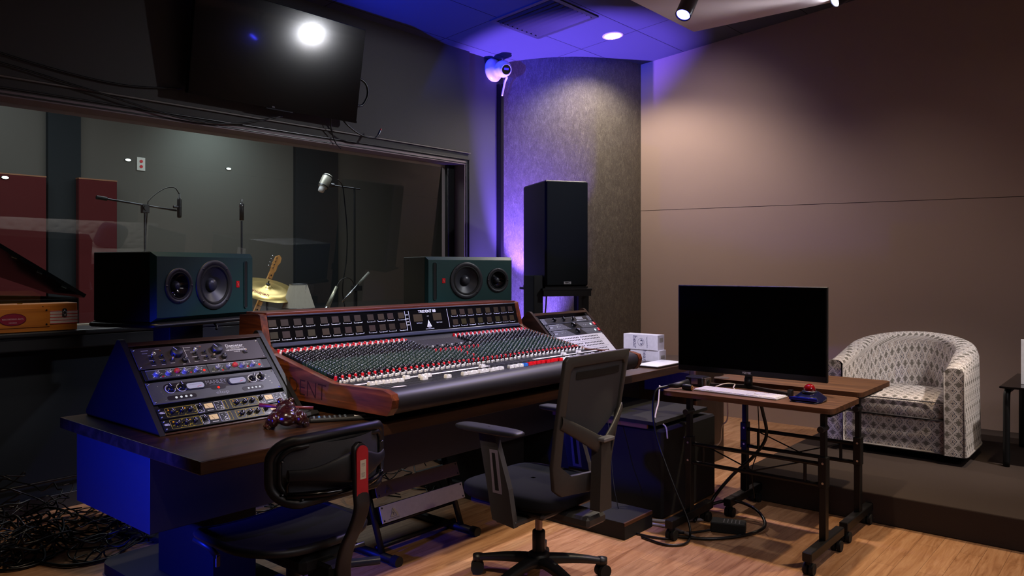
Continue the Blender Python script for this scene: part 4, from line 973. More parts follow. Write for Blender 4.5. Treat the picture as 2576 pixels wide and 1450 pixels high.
b=MB(); b.box(W-.085,W-.055,.0,.03,.04,1.2); b.part('rod',[M['blackmetal']],s,world=False)
b=MB(); b.box(-.12,W+.12,-.05,D,.0,.04,c=.006); b.part('base_plate',[M['blackmat']],s,world=False)
T=Matrix.Translation(loc)@Matrix.Rotation(ra,4,'Z')
hole_tube('speaker_cable',[tuple(T@Vector(p)) for p in((.03,.05,-.07),(.02,.04,-.18),(0,.03,-.32),(-.01,.03,-.6),(0,.05,-1.2))],.006,M['cable'],'black cable hanging beneath the tall black loudspeaker')
# ================================================================== DESK TOP THINGS
m_card=plain('white carton','#d9d6e0',.6,bs=.05); m_ink=plain('carton ink','#4a4a70',.5)
def carton(x0,x1,y0,y1,z0,z1,label,full):
    t=thing('cardboard_box',label,'box',((x0+x1)/2,(y0+y1)/2,z0),group='white cartons on the desk')
    b=MB(); b.box(x0,x1,y0,y1,z0,z1,c=.001); b.part('carton',[m_card],t)
    b=MB(); zc=(z0+z1)/2; yc=(y0+y1)/2
    def FT(y,z): return frame((x0-.0006,y,z),(0,0,-1),(0,-1,0),(-1,0,0))
    if full:
        b.text('hear',.050,0,FT(yc+.045,zc),.0002)
        b.text('hear back PRO',.013,0,FT(yc-.055,zc),.0002)
        b.T=frame((x0-.0008,yc-.005,zc),(0,0,-1),(0,-1,0),(-1,0,0)); b.tube([(.026*math.cos(a),.026*math.sin(a),0) for a in [2*PI*i/28 for i in range(28)]],.0008,4,closed=True)
        b.tube([(.017*math.cos(a),.017*math.sin(a),0) for a in [PI*.1+PI*.8*i/14 for i in range(15)]],.0016,4); b.tube([(.012,-.002,0),(.016,.008,0)],.004,6); b.tube([(-.012,-.002,0),(-.016,.008,0)],.004,6); b.T=Matrix.Identity(4)
    else: b.text('hear',.044,0,FT(yc-.0,zc),.0002)
    b.part('print',[m_ink],t)
    b=MB(); b.box(x0+.02,x1-.02,y0-.0008,y0,z0+.02,z1-.035) if not full else b.box(x0+.025,x1-.02,y0-.0008,y0,z1-.05,z1-.02)
    b.part('side_label',[plain('side label grey','#a29d98',.6)],t)
carton(4.83,4.925,2.715,2.95,.7605,.838,'white carton beneath another at the right end of the desk',False)
carton(4.825,4.92,2.725,3.005,.8385,.946,'white carton with a printed face emblem, on top of another carton',True)
b=MB(); b.box(4.505,4.845,2.545,2.705,.7605,.769,c=.001); b.box(4.500,4.850,2.540,2.710,.769,.776,1,c=.002); solo(b,'touchpad',[M['dsteel'],M['white']],'flat white touchpad on the right end of the desk by the monitor','touchpad',loc=(4.67,2.62,.76))
# frog
fl=(1.865,2.80,.7605)
T=Matrix.Translation(fl)@Matrix.Rotation(math.radians(150),4,'Z')   # frog looks along local -y
m_frog=wood('carved rosewood','#170706','#2c0f0c','#451a14',1,.22,3,coat=.4)
frog=thing('carved_frog','carved dark wooden frog with a ridged back standing on the desk','wooden figurine',fl)
b=MB(); b.T=T
b.ball((0,.01,.060),(.045,.068,.036)); b.ball((0,-.045,.075),(.040,.038,.026)); b.ball((0,-.070,.066),(.034,.028,.018)); b.ball((0,.055,.045),(.040,.035,.034))
for s_ in(-1,1):
    b.ball((s_*.022,-.045,.100),(.014,.014,.013))
    b.ball((s_*.052,.045,.040),(.022,.042,.032)); b.tube([(s_*.060,.06,.05),(s_*.075,.015,.018),(s_*.072,.05,.010)],[.018,.014,.012],10); b.ball((s_*.078,.005,.008),(.016,.026,.009))
    b.tube([(s_*.038,-.035,.060),(s_*.055,-.045,.030),(s_*.050,-.065,.010)],[.016,.012,.010],10); b.ball((s_*.053,-.075,.008),(.015,.020,.008))
o=b.part('body',[m_frog],frog); r=o.modifiers.new('r','REMESH'); r.mode='VOXEL'; r.voxel_size=.003; r.use_smooth_shade=True; sm_=o.modifiers.new('s','SMOOTH'); sm_.iterations=4
b=MB(); b.T=T
for k in range(11):
    y=-.035+k*.011; z=.099-((y-.005)**2)*6; b.prism([(y-.005,z-.016),(y+.005,z-.016),(y,z+.013)],-.006,.006,'x')
b.part('ridge',[m_frog],frog,bevel=.001)
b=MB(); b.tube([(T@Vector((-.115,-.055,.060))),(T@Vector((-.03,-.068,.066))),(T@Vector((.02,-.075,.070))),(T@Vector((.105,-.088,.080)))],[.0075,.0065,.007,.0095],12)
solo(b,'striker_stick',[plain('red wood stick','#5a1c22',.3)],'short reddish striker stick held crosswise in the mouth of the wooden frog','stick',loc=fl)
# remote and tray
rm=thing('remote_control','long black remote with a white sticker lying on the desk edge','remote control',(2.10,2.75,.7605))
T=Matrix.Translation((2.11,2.72,.7605))@Matrix.Rotation(math.radians(-33),4,'Z')
b=MB(); b.T=T; b.box(-.155,.155,-.032,.032,0,.018,c=.006); b.part('body',[M['black']],rm)
b=MB(); b.T=T
for k in range(7):
    for j in(-.018,0,.018): b.lathe([(.0055,.018),(.0045,.0205),(0,.0205)],10,1 if (k,j)==(1,0) else 0,o=(-.135+k*.022,j,0))
b.part('keypad',[plain('remote key grey','#3c4652',.5),M['blue']],rm)
b=MB(); b.T=T; b.box(.035,.085,-.018,.022,.0181,.0186); b.part('sticker',[plain('sticker white','#e4e4e8',.5)],rm)
b=MB(); b.T=Matrix.Translation((2.03,2.93,.7605))@Matrix.Rotation(.3,4,'Z'); b.box(-.10,.07,-.05,.06,0,.022,c=.010); b.box(-.07,.04,-.025,.035,.022,.026,c=.002); solo(b,'control_box',[M['blackmat']],'low black box on the desk beside the frog and the rack','control box',loc=(2.03,2.93,.7605))
# ================================================================== WHEELED TABLES
def wheeled_table(x0,x1,y0,y1,zt,xleg,label,foot,casters):
    t=thing('wheeled_table',label,'table',((x0+x1)/2,(y0+y1)/2,0),group='walnut-topped wheeled tables')
    b=MB(); b.prism(rr((x0+x1)/2,(y0+y1)/2,x1-x0,y1-y0,.035),zt-.026,zt,'z'); b.part('top',[wood('walnut laminate y','#38241a','#664530','#8a6244',1,.42,.7)],t,bevel=.004)
    for i,y in enumerate((y0+.05,y1-.16)):
        b=MB(); b.box(xleg-.022,xleg+.022,y-.016,y+.016,.10,.50,c=.002); b.part('leg',[M['blackmetal']],t)
        b=MB(); b.box(xleg-.017,xleg+.017,y-.012,y+.012,.50,zt-.03); b.box(xleg-.026,xleg+.026,y-.020,y+.020,.36,.51,c=.003); b.part('inner_post',[M['blackmetal']],t)
        for z in(.385,.48):
            b=MB(); b.cyl((xleg-.026,y-.004,z),(xleg-.031,y-.004,z),.006,n=10); b.part('bolt',[M['chrome']],t)
        b=MB(); b.cyl((xleg-.05,y,zt-.10),(xleg+.03,y,zt-.10),.016,n=12); b.part('clamp_knob',[M['black']],t)
        b=MB(); b.box(foot[0],foot[1],y-.022,y+.022,.065,.110,c=.004); b.part('foot',[M['blackmetal']],t)
        b=MB(); b.box(x0+.06,x1-.06,y-.02,y+.02,zt-.05,zt-.027); b.part('top_bracket',[M['blackmetal']],t)
        for x in casters:
            c=thing('c','','',(x,y,0)) if 0 else None
            b=MB(); b.cyl((x,y-.024,.027),(x,y-.006,.027),.027,n=22); b.cyl((x,y+.006,.027),(x,y+.024,.027),.027,n=22); b.cyl((x,y-.006,.027),(x,y+.006,.027),.012,n=10); b.box(x-.016,x+.016,y-.010,y+.010,.045,.066,c=.003)
            b.part('caster',[M['rubber']],t,bevel=.003)
    for z in(.47,.37):
        b=MB(); b.cyl((xleg,y0+.05,z),(xleg,y1-.16,z),.011,n=12); b.part('cross_bar',[M['blackmetal']],t)
    for y in(y0+.14,y1-.24):
        b=MB(); b.cyl((xleg,y,.37),(xleg,y,.47),.008,n=10); b.part('spacer',[M['blackmetal']],t)
    b=MB(); ym=(y0+y1-.11)/2
    b.tube([(xleg,ym-.26,.47),(xleg,ym,.38),(xleg,ym+.26,.47)],.004,6); b.part('brace',[M['blackmetal']],t)
    return t
wheeled_table(3.81,4.25,1.21,2.13,.745,3.835,'nearer wheeled table with the white keyboard on its walnut top',(3.60,4.08),(3.635,4.03))
wheeled_table(4.29,4.86,1.215,2.06,.765,4.40,'farther wheeled table behind the monitor, its walnut corner towards the armchair',(4.15,4.62),(4.19,4.565))
# monitor
mo=thing('computer_monitor','wide black computer monitor standing on the wheeled tables','monitor',(4.17,1.79,.745))
b=MB(); b.box(4.188,4.206,1.357,2.227,.813,1.320,c=.003); b.box(4.206,4.245,1.45,2.13,.86,1.24,c=.015); b.part('casing',[M['black']],mo)
b=MB(); b.box(4.1865,4.1885,1.366,2.218,.845,1.312); g=N('monitor screen'); g.bsdf(lin('#020203'),.6,0,.05); b.part('screen',[g.m],mo)
b=MB(); b.text('VIZTEK',.016,0,frame((4.1872,1.80,.829),(0,-1,0),(0,0,1),(-1,0,0)),.0003,bold=.0006); b.part('lettering',[M['print']],mo)
b=MB(); b.box(4.195,4.215,1.775,1.815,.76,.83,c=.003); b.tube([(4.20,1.795,.80),(4.195,1.795,.762)],.022,10); b.part('stand_neck',[M['black']],mo)
for y,xx in((1.505,4.06),(2.06,4.09)):
    b=MB(); b.prism([(4.215,1.80),(4.185,1.80),(xx-.012,y),(xx+.012,y)],.7455,.762,'z'); b.box(xx-.014,xx+.014,y-.012,y+.012,.7455,.780 if y<1.6 else .77); b.part('stand_foot',[M['black']],mo,bevel=.002)
# keyboard
kb=thing('keyboard','long white computer keyboard on the nearer wheeled table','keyboard',(3.97,1.75,.7455))
kT=Matrix.Translation((3.965,1.745,.7455))@Matrix.Rotation(math.radians(-3),4,'Z')
KW,KD=.475,.135
b=MB(); b.T=kT; b.box(-KD/2,KD/2,-KW/2,KW/2,0,.008,c=.002); b.part('body',[plain('aluminium tray','#d0d0d4',.45,.1)],kb)
km=MB(); km.box(-.0102,.0102,-.0106,.0106,0,.004,c=.001); kme=km.mesh('key',[M['white']])
sp=MB(); sp.box(-.0095,.0095,-.062,.062,0,.005,c=.0015)
for r in range(6):
    for c in range(20):
        if r==5 and 4<=c<=8:
            continue
        if c in(14,) and r in(3,): continue
        x=.056-r*.0215; y=KW/2-.014-c*.0228-(.004 if c>12 else 0)-(.003 if c>15 else 0)
        o=bpy.data.objects.new('key',kme); COL.objects.link(o); o.parent=kb
        T=wm(kb).inverted()@kT@Matrix.Translation((x,y,.0075)); o.location=T.translation; o.rotation_euler=(0,0,math.radians(-3))
b=MB(); b.T=kT@Matrix.Translation((.056-5*.0215,KW/2-.014-6*.0228,.0075)); b.v and None; b.box(-.0095,.0095,-.055,.055,0,.005,c=.0015); b.part('space_bar',[M['white']],kb)
# trackball
tb=thing('trackball','black and blue desktop trackball with a red ball','trackball',(3.99,1.39,.7455))
T=Matrix.Translation((3.99,1.375,.7455))@Matrix.Rotation(math.radians(-90),4,'Z')  # local -y? x to the right, y away
T=frame((3.99,1.385,.7455),(0,-1,0),(1,0,0),(0,0,1))
m_tb=plain('trackball shell','#0c1236',.18,bs=0,coat=.5)
b=MB(); b.T=T
def tbs(u,v):
    a=2*PI*u; w=.078; d=.078+(.0 if math.sin(a)>0 else .014)
    e=1 if v<.3 else 1-(v-.3)/.7*.62
    h=[0,.006,.014,.022,.032,.040,.044][int(round(v*6))]
    ca,sa=math.cos(a),math.sin(a); k=(abs(ca)**4+abs(sa)**4)**-.25
    return (w*e*ca*k,d*e*sa*k,h+(.010*sa if v>.3 else .004*sa+.004))
b.grid(tbs,40,7,cu=True); b.part('shell',[m_tb],tb)
b=MB(); b.T=T; b.lathe([(.034,.036),(.038,.044),(.034,.050),(.028,.050)],32,o=(0,.01,0),op=True); b.part('ring',[plain('ring grey','#2c3246',.3)],tb)
b=MB(); b.T=T; b.ball((0,.01,.055),.029,n=28,m=18); b.part('ball',[plain('deep red ball','#8a0a14',.08,bs=0,coat=.6)],tb)
b=MB(); b.T=T; b.prism([(-.072,-.088),(.072,-.088),(.050,-.050),(-.050,-.050)],.012,.024,'z'); b.part('blue_button',[plain('gloss blue','#0a1a9a',.2,bs=0,coat=.5)],tb,bevel=.004)
# small interface box, connector, disc and cables on the table
ib=thing('audio_adapter','small metal-sided black adapter box behind the keyboard','adapter box',(4.10,2.03,.7455))
b=MB(); b.box(4.05,4.14,2.00,2.11,.7457,.800,c=.006); b.part('body',[M['black']],ib)
b=MB(); b.box(4.06,4.13,1.985,2.001,.7457,.795,c=.002); b.part('end_plate',[plain('champagne metal','#8a8070',.3,.8)],ib)
b=MB()
b.cyl((4.085,1.985,.775),(4.085,1.980,.775),.012,n=14); b.part('port',[M['blackmat']],ib)
b=MB(); b.box(4.048,4.052,2.03,2.07,.76,.79); b.part('label_plate',[M['chrome']],ib)
pl=thing('audio_plug','black cable plug with a brass-lined jack adapter at the left end of the keyboard','plug',(3.90,2.06,.7455))
b=MB(); b.tube([(3.86,2.11,.765),(3.885,2.075,.768),(3.94,2.03,.785)],[.010,.016,.018],14); b.part('shell',[M['black']],pl)
b=MB(); b.cyl((3.905,2.045,.762),(3.90,1.99,.762),.0155,n=16); b.part('adapter',[M['black']],pl)
b=MB(); b.T=frame((3.9,1.989,.762),(1,0,0),(0,0,1),(0,-1,0)); b.lathe([(.014,0),(.012,.002),(.007,.001),(.007,-.008)],18,op=True); b.part('socket',[plain('brass socket','#c89048',.25,.9)],pl)
b=MB(); b.cyl((4.34,2.02,.7655),(4.34,2.02,.7675),.045,n=32); solo(b,'compact_disc',[M['chrome']],'bare silver disc lying at the left end of the farther wheeled table','disc',loc=(4.34,2.02,.7655))
# ---- cables around the tables
def cable(name,pts,r,m,lab): return hole_tube(name,pts,r,m,lab)
cable('audio_cable',[(3.86,2.115,.765),(3.80,2.16,.735),(3.775,2.16,.6),(3.77,2.12,.45),(3.75,2.02,.25),(3.74,1.93,.08),(3.70,1.90,.015),(3.60,1.88,.008),(3.53,1.95,.008),(3.55,2.10,.008)],.0065,M['cable'],'thick black cable dropping from the plug over the left table edge to the floor')
cable('white_cable',[(4.15,2.33,.712),(4.08,2.30,.62),(4.02,2.28,.58),(3.98,2.26,.54),(3.93,2.17,.52),(3.90,2.14,.46)],.0045,M['whitecable'],'white cable dropping from under the right end of the desk')
cable('white_cable',[(4.05,1.92,.757),(4.12,1.90,.767),(4.16,1.86,.765),(4.08,1.83,.757),(4.03,1.80,.756)],.0035,M['whitecable'],'short white lead running from the keyboard under the monitor')
cable('white_cable',[(3.98,1.82,.712),(3.98,1.82,.60),(4.0,1.86,.55),(4.02,1.88,.46),(4.02,1.93,.43),(4.02,2.05,.435),(4.0,2.09,.46)],.004,M['whitecable'],'white cable hanging in a hook under the nearer wheeled table')
cable('black_cable',[(4.33,1.80,.735),(4.36,1.78,.6),(4.37,1.76,.45),(4.33,1.82,.33),(4.28,1.92,.22),(4.22,2.0,.1),(4.15,2.02,.02)],.010,M['cable'],'thick black cable curving down between the wheeled tables')
cable('black_cable',[(4.10,1.70,.712),(4.12,1.70,.5),(4.14,1.72,.4),(4.12,1.74,.3),(4.13,1.73,.15)],.003,M['cable'],'thin black lead hanging behind the nearer wheeled table')
cable('black_cable',[(3.66,2.00,.008),(3.75,1.82,.008),(3.92,1.70,.008),(4.10,1.66,.02),(4.22,1.76,.06),(4.2,1.9,.09),(4.05,2.0,.06),(3.95,2.0,.01)],.009,M['cable'],'thick black cable looping on the floor between the wheeled tables')
cable('black_cable',[(3.62,2.28,.01),(3.58,2.12,.008),(3.62,1.98,.008),(3.72,1.98,.010),(3.80,1.92,.008),(3.9,1.86,.01)],.006,M['cable'],'black cable crossing the floor by the front caster of the nearer table')
cable('floor_cable',[(3.80,2.25,.009),(3.86,2.12,.009),(3.95,2.04,.009),(4.02,1.98,.009)],.009,plain('grey cable jacket','#a8a2a6',.5,bs=0),'upper grey-white cable on the floor beside the low step')
cable('floor_cable',[(3.76,2.2,.008),(3.78,2.08,.008),(3.76,1.97,.008),(3.72,1.88,.008)],.008,plain('grey cable jacket','#a8a2a6',.5,bs=0),'lower grey-white cable on the floor beside the low step')
cable('thin_cable',[(3.80,2.50,.712),(3.74,2.42,.45),(3.70,2.38,.3),(3.66,2.34,.2),(3.64,2.30,.095)],.0025,M['cable'],'thin dark wire trailing down in front of the low cabinet')
pb=thing('power_adapter','black power brick on the floor between the wheeled tables','power adapter',(3.94,1.80,0))
b=MB(); b.T=Matrix.Translation((3.95,1.80,0))@Matrix.Rotation(math.radians(20),4,'Z'); b.box(-.05,.05,-.09,.09,.001,.055,c=.005); b.part('body',[M['blackmat']],pb)
b=MB(); b.T=Matrix.Translation((3.95,1.80,0))@Matrix.Rotation(math.radians(20),4,'Z'); 
for k in range(5): b.box(-.03,.03,-.06+k*.02,-.055+k*.02,.0551,.0556)
b.part('printing',[plain('faded print','#6a6a70',.5)],pb)
# ================================================================== ARMCHAIR
g=N('patterned upholstery'); tc=g.n('ShaderNodeTexCoord'); sx=g.n('ShaderNodeSeparateXYZ'); g.l(tc.outputs['UV'],sx.inputs[0])
PU,PV=.064,.080; q=12
U=g.math('DIVIDE',sx.outputs[0],PU); V=g.math('DIVIDE',sx.outputs[1],PV)
U=g.math('DIVIDE',g.math('FLOOR',g.math('MULTIPLY',U,q)),q); V=g.math('DIVIDE',g.math('FLOOR',g.math('MULTIPLY',V,q*1.3)),q*1.3)
def tri(x): return g.math('ABSOLUTE',g.math('SUBTRACT',g.math('FRACT',x),.5))
du=tri(U); dv=tri(V); D=g.math('ADD',du,dv)                         # 0 centre .. 1 corner
du2=tri(g.math('ADD',U,.5)); dv2=tri(g.math('ADD',V,.5)); D2=g.math('ADD',du2,dv2)
col3=g.math('FRACT',g.math('DIVIDE',g.math('FLOOR',g.math('ADD',U,.0)),3.0))
isn=g.math('LESS_THAN',g.math('ABSOLUTE',g.math('SUBTRACT',col3,.333)),.1)
isn2=g.math('LESS_THAN',g.math('ABSOLUTE',g.math('SUBTRACT',col3,.667)),.1)
def band(x,a,b_): return g.math('MULTIPLY',g.math('GREATER_THAN',x,a),g.math('LESS_THAN',x,b_))
base=lin('#dcd4d0')
c=g.mix(band(D,-.1,.28),base,lin('#76716b')); c=g.mix(band(D,.335,.385),c,lin('#8f8884'))
ring=g.mix(isn,lin('#565a68'),lin('#938b84')); dot=g.mix(isn2,lin('#5c5c66'),lin('#94857a'))
c=g.mix(band(D2,-.1,.10),c,dot); c=g.mix(band(D2,.17,.24),c,lin('#a8988c')); c=g.mix(band(D2,.31,.39),c,ring)
wv=g.noise(g.coord(scale=(1,1,1)),500,2); c=g.mix(g.math('MULTIPLY',wv,.25),c,lin('#8d857c'))
g.bsdf(c,.92,0,.15,bump=wv,bs=.4,bd=.001); m_ika=g.m
ac=thing('armchair','barrel armchair in grey and cream diamond fabric on the raised platform','armchair',(5.95,1.385,.165))
X0,X1,Y0,Y1,ZB=5.55,6.46,.95,1.82,.225
yc=(Y0+Y1)/2; hw=(Y1-Y0)/2
def plan(s,off):
    """U-shaped plan, s 0..1 from right arm front round the back to left arm front; off inward"""
    R=hw-off; straight=X1-hw-X0; L1=straight; L2=PI*hw; tot=2*L1+L2; d=s*tot
    if d<L1: return X0+d,Y0+off,d
    if d<L1+L2:
        a=-PI/2+(d-L1)/hw; return X0+straight+R*math.cos(a)*(1.0),yc+R*math.sin(a),d
    d2=d-L1-L2; return X0+straight-d2,Y1-off,d
def toph(s):
    k=math.sin(PI*s); return .785+.165*(max(0,k)**1.25)
NS=61
TH=.125
def shell(u,v):
    x,y,d=plan(u,0)
    # cross-section path v: outer bottom -> outer top -> rounded -> inner top -> inner bottom
    zt=toph(u); th=TH+.05*math.sin(PI*u)
    if v<.45: k=v/.45; xo,yo,_=plan(u,.0+.012*k); return (xo,yo,ZB+(zt-.03-ZB)*k)
    if v<.65:
        k=(v-.45)/.2; a=PI*k; xo,yo,_=plan(u,.012+th/2-(th/2-.012)*math.cos(a)*1.0); return (xo,yo,zt-.03+.03*math.sin(a))
    k=(v-.65)/.35; xo,yo,_=plan(u,th); return (xo,yo,zt-.03-(zt-.03-ZB)*k)
def shuv(u,v):
    x,y,d=plan(u,0); zt=toph(u)
    if v<.45: return (d,(zt-.03)*(v/.45)+ZB*(1-v/.45))
    if v<.65: return (d,zt+.03+.12*((v-.45)/.2))
    return (d*.86,zt+.15+.5*((v-.65)/.35))
b=MB(); b.grid(shell,NS,34,uv=shuv)
o=b.part('back_and_arms',[m_ika],ac)
def flat(b,vs,uvs,mat=0):
    b.add(vs,[tuple(range(len(vs)))],mat,False,uvs)
def ubox(b,x0,x1,y0,y1,z0,z1,nb=.03):
    # rounded slab with uv: front (x0) uses y,z ; top uses y,x ; sides use x,z
    vs=[];n=14
    def sq(u,v):
        a=2*PI*u; e=.35
        ca,sa=math.cos(a),math.sin(a); px=math.copysign(abs(ca)**e,ca); py=math.copysign(abs(sa)**e,sa)
        ph=PI*(v-.5); cz,sz=math.cos(ph),math.sin(ph); r=abs(cz)**.22; pz=math.copysign(abs(sz)**.45,sz)
        return ((x0+x1)/2+(x1-x0)/2*px*r,(y0+y1)/2+(y1-y0)/2*py*r,(z0+z1)/2+(z1-z0)/2*pz)
    def uvf(u,v):
        p=sq(u,v)
        return (p[1],p[2]+(p[0]-x0)*.9)
    b.grid(sq,49,17,uv=uvf)
b=MB(); ubox(b,5.565,6.24,Y0+TH-.004,Y1-TH+.004,.425,.575); b.part('seat_cushion',[m_ika],ac)
b=MB(); yy0,yy1=Y0+TH-.005,Y1-TH+.005
flat(b,[(5.585,yy0,ZB),(5.585,yy1,ZB),(5.585,yy1,.43),(5.585,yy0,.43)],[(yy0,ZB),(yy1,ZB),(yy1,.43),(yy0,.43)])
flat(b,[(5.585,yy0,.43),(5.585,yy1,.43),(6.3,yy1,.43),(6.3,yy0,.43)],[(yy0,.43),(yy1,.43),(yy1,1.1),(yy0,1.1)])
b.part('front_rail',[m_ika],ac)
for ya,yb_ in((Y0,Y0+TH),(Y1-TH,Y1)):
    b=MB(); P=[(ya,ZB)]+[(ya+(.012),.755)]+[((ya+.012+yb_)/2-((yb_-ya-.012)/2)*math.cos(a),.755+.03*math.sin(a)) for a in [PI*i/8 for i in range(9)]]+[(yb_,.755),(yb_,ZB)]
    flat(b,[(X0-.001,y,z) for y,z in P],[(y,z) for y,z in P]); b.part('arm_front',[m_ika],ac)
b=MB(); m_pipe=plain('welt piping','#8d8784',.8)
pts=[plan(i/60,-.002) for i in range(61)]; b.tube([(x,y,ZB+.004) for x,y,_ in pts]+[(X0+.03,Y1-TH,ZB+.004),(X0+.03,Y0+TH,ZB+.004)],.006,6,closed=True); b.part('piping',[m_pipe],ac)
b=MB(); 
for y in(Y0+.012,Y0+TH,Y1-TH,Y1-.012): b.tube([(X0-.003,y,ZB),(X0-.003,y,.755)],.0035,6)
b.part('seam_welt',[m_pipe],ac)
b=MB(); b.tube([(5.565,yy0+.01,.555),(5.562,yy1-.01,.555)],.004,6); b.tube([(5.565,yy0+.01,.445),(5.562,yy1-.01,.445)],.004,6); b.part('cushion_welt',[plain('dark welt','#4a4648',.8)],ac)
b=MB(); b.lathe([(0,0),(.33,0),(.33,.055),(.30,.064),(0,.064)],40,o=(6.02,yc,.166)); b.part('plinth',[M['blackmat']],ac)
# side table
st=thing('side_table','black bent-frame side table with a dark glass top at the right edge','side table',(6.2,.35,.165))
b=MB(); b.box(5.72,6.5,-.06,.80,.662,.675,c=.003); g=N('smoked glass top'); g.bsdf(lin('#0a0b0c'),.08,0,.5); b.part('top',[g.m],st)
for y in(.765,-.02):
    b=MB(); b.tube(spline([(5.76,y,.17),(5.76,y,.40),(5.765,y,.58),(5.80,y,.64),(5.9,y,.640),(6.3,y,.640),(6.42,y,.64),(6.46,y,.58),(6.46,y,.40),(6.46,y,.17)]),.020,10); b.part('frame',[M['blackmetal']],st)
b=MB(); b.cyl((6.1,-.02,.63),(6.1,.765,.63),.012,n=10); b.part('cross_bar',[M['blackmetal']],st)
b=MB(); b.box(5.90,5.915,.42,.705,.6755,.962,c=.001); solo(b,'picture_board',[M['white']],'plain white board standing on the side table at the right edge','board',loc=(5.91,.56,.6755))
# ================================================================== OFFICE CHAIRS
def star_base(t,x,y,zt,R=.30,rot=0,hub=.05):
    b=MB(); b.lathe([(hub*.7,.075),(hub,.085),(hub,zt),(hub*.7,zt+.01),(0,zt+.01)],24,o=(x,y,0)); b.part('hub',[M['black']],t)
    for k in range(5):
        a=rot+k*2*PI/5; c_,s_=math.cos(a),math.sin(a); b=MB()
        def f(u,v):
            r=.03+(R-.03)*u; w=.030-.010*u; h0=zt-.005-(zt-.085)*u**1.6*.85; th=.045-.018*u
            aa=2*PI*v; ox=w*math.copysign(abs(math.cos(aa))**.5,math.cos(aa)); oz=th/2*math.copysign(abs(math.sin(aa))**.5,math.sin(aa))
            return (x+c_*r-s_*ox,y+s_*r+c_*ox,h0-th/2+oz)
        b.grid(f,14,14,cv=True); b.lathe([(0,.06),(.026,.062),(.026,.088),(0,.094)],16,o=(x+c_*R,y+s_*R,0)); b.part('base_leg',[M['black']],t)
        b=MB(); cx_,cy_=x+c_*(R+.005),y+s_*(R+.005); ca=a+1.0+k
        ax=Vector((math.cos(ca),math.sin(ca),0))
        for s0 in(-1,1):
            p=Vector((cx_,cy_,.030))+ax*(s0*.008); b.cyl(tuple(p),tuple(p+ax*(s0*.018)),.030,n=22)
        b.cyl((cx_,cy_,.03),(cx_,cy_,.075),.010,n=10); b.part('caster',[M['rubber']],t,bevel=.003)
# ---- left low-back chair
lx=1.695; ch=thing('office_chair','low-backed black task chair with a red tag on its rear post','office chair',(lx,2.45,0),group='black office chairs at the desk')
def lb(x,z,o=0): return (lx+x,2.165+o+.13*(x/.245)**2,z)
ZL0,ZL1=.628,.842
P=rr(0,(ZL0+ZL1)/2,.475,ZL1-ZL0,.075,8)
b=MB(); b.tube([lb(x,z) for x,z in P],.0175,10,closed=True)
P2=rr(0,(ZL0+ZL1)/2,.43,ZL1-ZL0-.045,.055,8); b.tube([lb(x,z,-.004) for x,z in P2],.009,8,closed=True); b.part('back_frame',[M['black']],ch)
b=MB()
b.grid(lambda u,v:lb(-.225+.45*u,ZL0+.015+(ZL1-ZL0-.03)*v,.004),20,8); b.part('back_mesh',[M['mesh']],ch)
b=MB(); P3=rr(0,ZL0+.055,.40,.07,.03,6)
b.tube([lb(x,z,-.010) for x,z in P3],.006,6,closed=True); b.tube([lb(-.20+.4*i/16,ZL0+.030,-.012) for i in range(17)],.012,8); b.part('lumbar_pad',[M['gloss']],ch)
def yoke(u,v):
    x=-.205+.41*u; k=1-min(1,abs(x)/.17); k=k*k*(3-2*k); zc=.728+.012*k; hh=.020+.034*k
    a=2*PI*v; return (lb(x,zc+hh*math.sin(a),-.028+.010*math.cos(a)-.008*k))
b=MB(); b.grid(yoke,34,14,cv=True); b.part('yoke',[plain('yoke charcoal','#1b1c20',.5)],ch)
b=MB()
for x,z in((-.215,.775),(-.215,.665),(-.165,.645),(.2,.775),(.2,.665)):
    p=lb(x,z,-.02); b.lathe([(.007,0),(.005,.004),(0,.004)],12,o=p)
b.part('screw',[M['dsteel']],ch)
path=spline([(lx,2.115,.822),(lx,2.108,.74),(lx,2.105,.66),(lx,2.10,.60),(lx-.005,2.125,.53),(lx-.008,2.165,.46),(lx,2.20,.38),(lx+.01,2.22,.30),(lx+.01,2.30,.25)],6)
def post(u,v):
    i=u*(len(path)-1); k=int(min(i,len(path)-2)); p=path[k].lerp(path[k+1],i-k); a=2*PI*v
    w=.030 if u>.02 else .030*(.3+35*u); return (p.x+w*math.copysign(abs(math.cos(a))**.45,math.cos(a)),p.y+.011*math.copysign(abs(math.sin(a))**.45,math.sin(a)),p.z)
b=MB(); b.grid(post,60,16,cv=True); b.part('rear_post',[plain('post graphite','#232124',.42)],ch)
b=MB(); P=[(-.0245,.645),(.0245,.645),(.0245,.79)]+[(.0245*math.cos(a),.79+.0245*math.sin(a)) for a in [PI*i/10 for i in range(1,10)]]+[(-.0245,.79)]
def pl_(x,z): return (lx+x,2.0955+(.0 if z>.7 else -.0015*(.7-z)/.05),z)
b.add([(lx+x,2.0985-.0,z) for x,z in P],[tuple(range(len(P)))]); b.T=Matrix.Translation((lx,0,0)); b.prism(P,2.0935,2.0985,'y'); b.T=Matrix.Identity(4); b.part('red_tag',[plain('tag red','#c01c2c',.6)],ch)
b=MB(); b.box(lx-.011,lx+.014,2.0925,2.0936,.700,.765)
for k in range(7): b.box(lx-.006,lx+.009,2.0920,2.0926,.708+.004*k+(.020 if k>3 else 0),.7092+.004*k+(.020 if k>3 else 0),1)
b.part('tag_sticker',[M['label'],plain('faded tag print','#8a8278',.6)],ch)
b=MB()
for k in range(3): b.box(lx-.012-.004*k,lx+.016,2.0915,2.092,.632-.006*k,.6345-.006*k)
b.part('printed_text',[plain('dim print','#6e6f78',.6)],ch)
